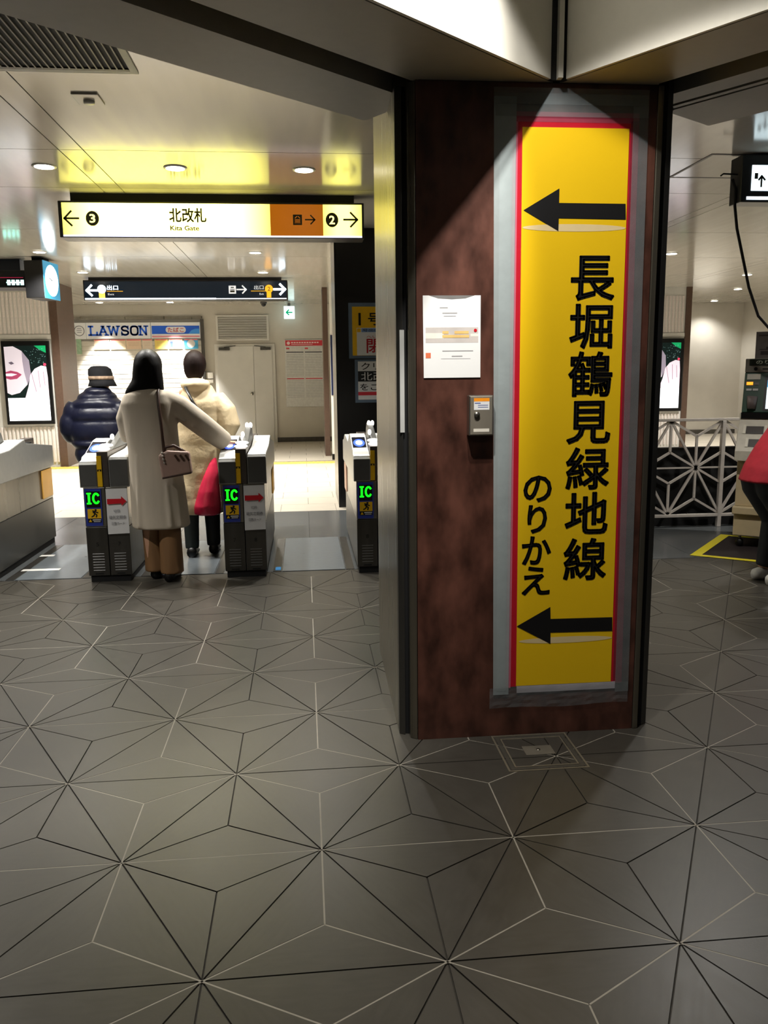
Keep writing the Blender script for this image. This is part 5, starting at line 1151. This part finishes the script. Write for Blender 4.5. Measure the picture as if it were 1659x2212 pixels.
hat.loft([(hx+0.006, hy-0.01, 1.360, 0.128, 0.150), (hx+0.002, hy, 1.40, 0.112, 0.130), (hx-0.004, hy, 1.430, 0.106, 0.122), (hx-0.01, hy, 1.475, 0.108, 0.124), (hx-0.014, hy, 1.515, 0.100, 0.112), (hx-0.016, hy, 1.540, 0.070, 0.082), (hx-0.016, hy, 1.546, 0.03, 0.035)], 32)
hat = hat.build('bucket_hat', HATM, W2, True, label='black bucket hat with beige band')
MB().loft([(hx-0.003, hy, 1.420, 0.1125, 0.128), (hx-0.006, hy, 1.452, 0.1125, 0.129)], 32).build('hat_band', mat('hat_band', (176, 150, 126), 0.8, noise=0.3, nscale=40), hat, True)

# ---- the person in red bending at the fare machine
W4 = thing('person', 'person in a red jacket and dark trousers bending at the fare machine', 'person', (3.42, 3.34, 0))
REDJ = mat('jacket_red', (176, 34, 50), 0.8, noise=0.08, bump=0.2)
mb = MB(); mb.loft([(3.38, 3.38, 0.70, 0.13, 0.12), (3.42, 3.39, 0.82, 0.13, 0.12), (3.55, 3.42, 1.0, 0.12, 0.13), (3.68, 3.45, 1.14, 0.11, 0.14), (3.74, 3.46, 1.2, 0.06, 0.07)])
head(mb, (3.86, 3.48, 1.33), 1.0, -1.3); mb.tube([(3.72, 3.46, 1.17), (3.83, 3.48, 1.28)], [0.06, 0.055])
for dy in (-0.09, 0.09): mb.tube([(3.38, 3.38+dy, 0.72), (3.50, 3.38+dy, 0.42), (3.44, 3.38+dy, 0.08)], [0.10, 0.065, 0.04])
for dy in (-0.16, 0.16): mb.tube([(3.68, 3.45+dy, 1.10), (3.78, 3.46+dy, 0.90), (3.74, 3.62+dy*0.5, 0.86)], [0.05, 0.04, 0.03])
hand(mb, (3.74, 3.70, 0.86), (0.2, 0.9, 0.1), (0, 0, 1), 0.95, 0.3, 1); hand(mb, (3.74, 3.54, 0.86), (0.2, 0.9, 0.1), (0, 0, 1), 0.95, 0.3, -1)
remesh(mb, 'body', SKIN, W4, 0.010, 3)
mb = MB(); mb.loft([(3.36, 3.37, 0.70, 0.165, 0.19), (3.40, 3.38, 0.80, 0.165, 0.19), (3.48, 3.40, 0.92, 0.165, 0.19), (3.58, 3.43, 1.05, 0.155, 0.19), (3.69, 3.45, 1.16, 0.11, 0.16), (3.75, 3.46, 1.22, 0.07, 0.08)], 28, 2.3)
for dy in (-0.16, 0.16): mb.tube([(3.66, 3.45+dy, 1.10), (3.78, 3.46+dy, 0.90), (3.75, 3.58+dy*0.5, 0.86)], [0.085, 0.075, 0.055], 16)
remesh(mb, 'jacket', REDJ, W4, 0.012, 3, 'red jacket')
NVT = mat('trousers_navy', (24, 28, 34), 0.7)
mb = MB()
for dy in (-0.09, 0.09): mb.tube([(3.37, 3.38+dy, 0.74), (3.38, 3.38+dy, 0.66), (3.50, 3.38+dy, 0.42), (3.46, 3.38+dy, 0.09)], [0.13, 0.12, 0.085, 0.07], 16)
remesh(mb, 'trousers', NVT, W4, 0.012, 3)
shoe(3.455, 3.29, 0.001, -1.4, mat('shoe_white', (220, 218, 214), 0.5), W4); shoe(3.455, 3.47, 0.001, -1.4, mat('shoe_white', (220, 218, 214)), W4)
hr = MB(); hr.ball((3.85, 3.48, 1.355), 0.105, 0.09, 0.095); remesh(hr, 'hair', HAIRB, W4, 0.012, 2)
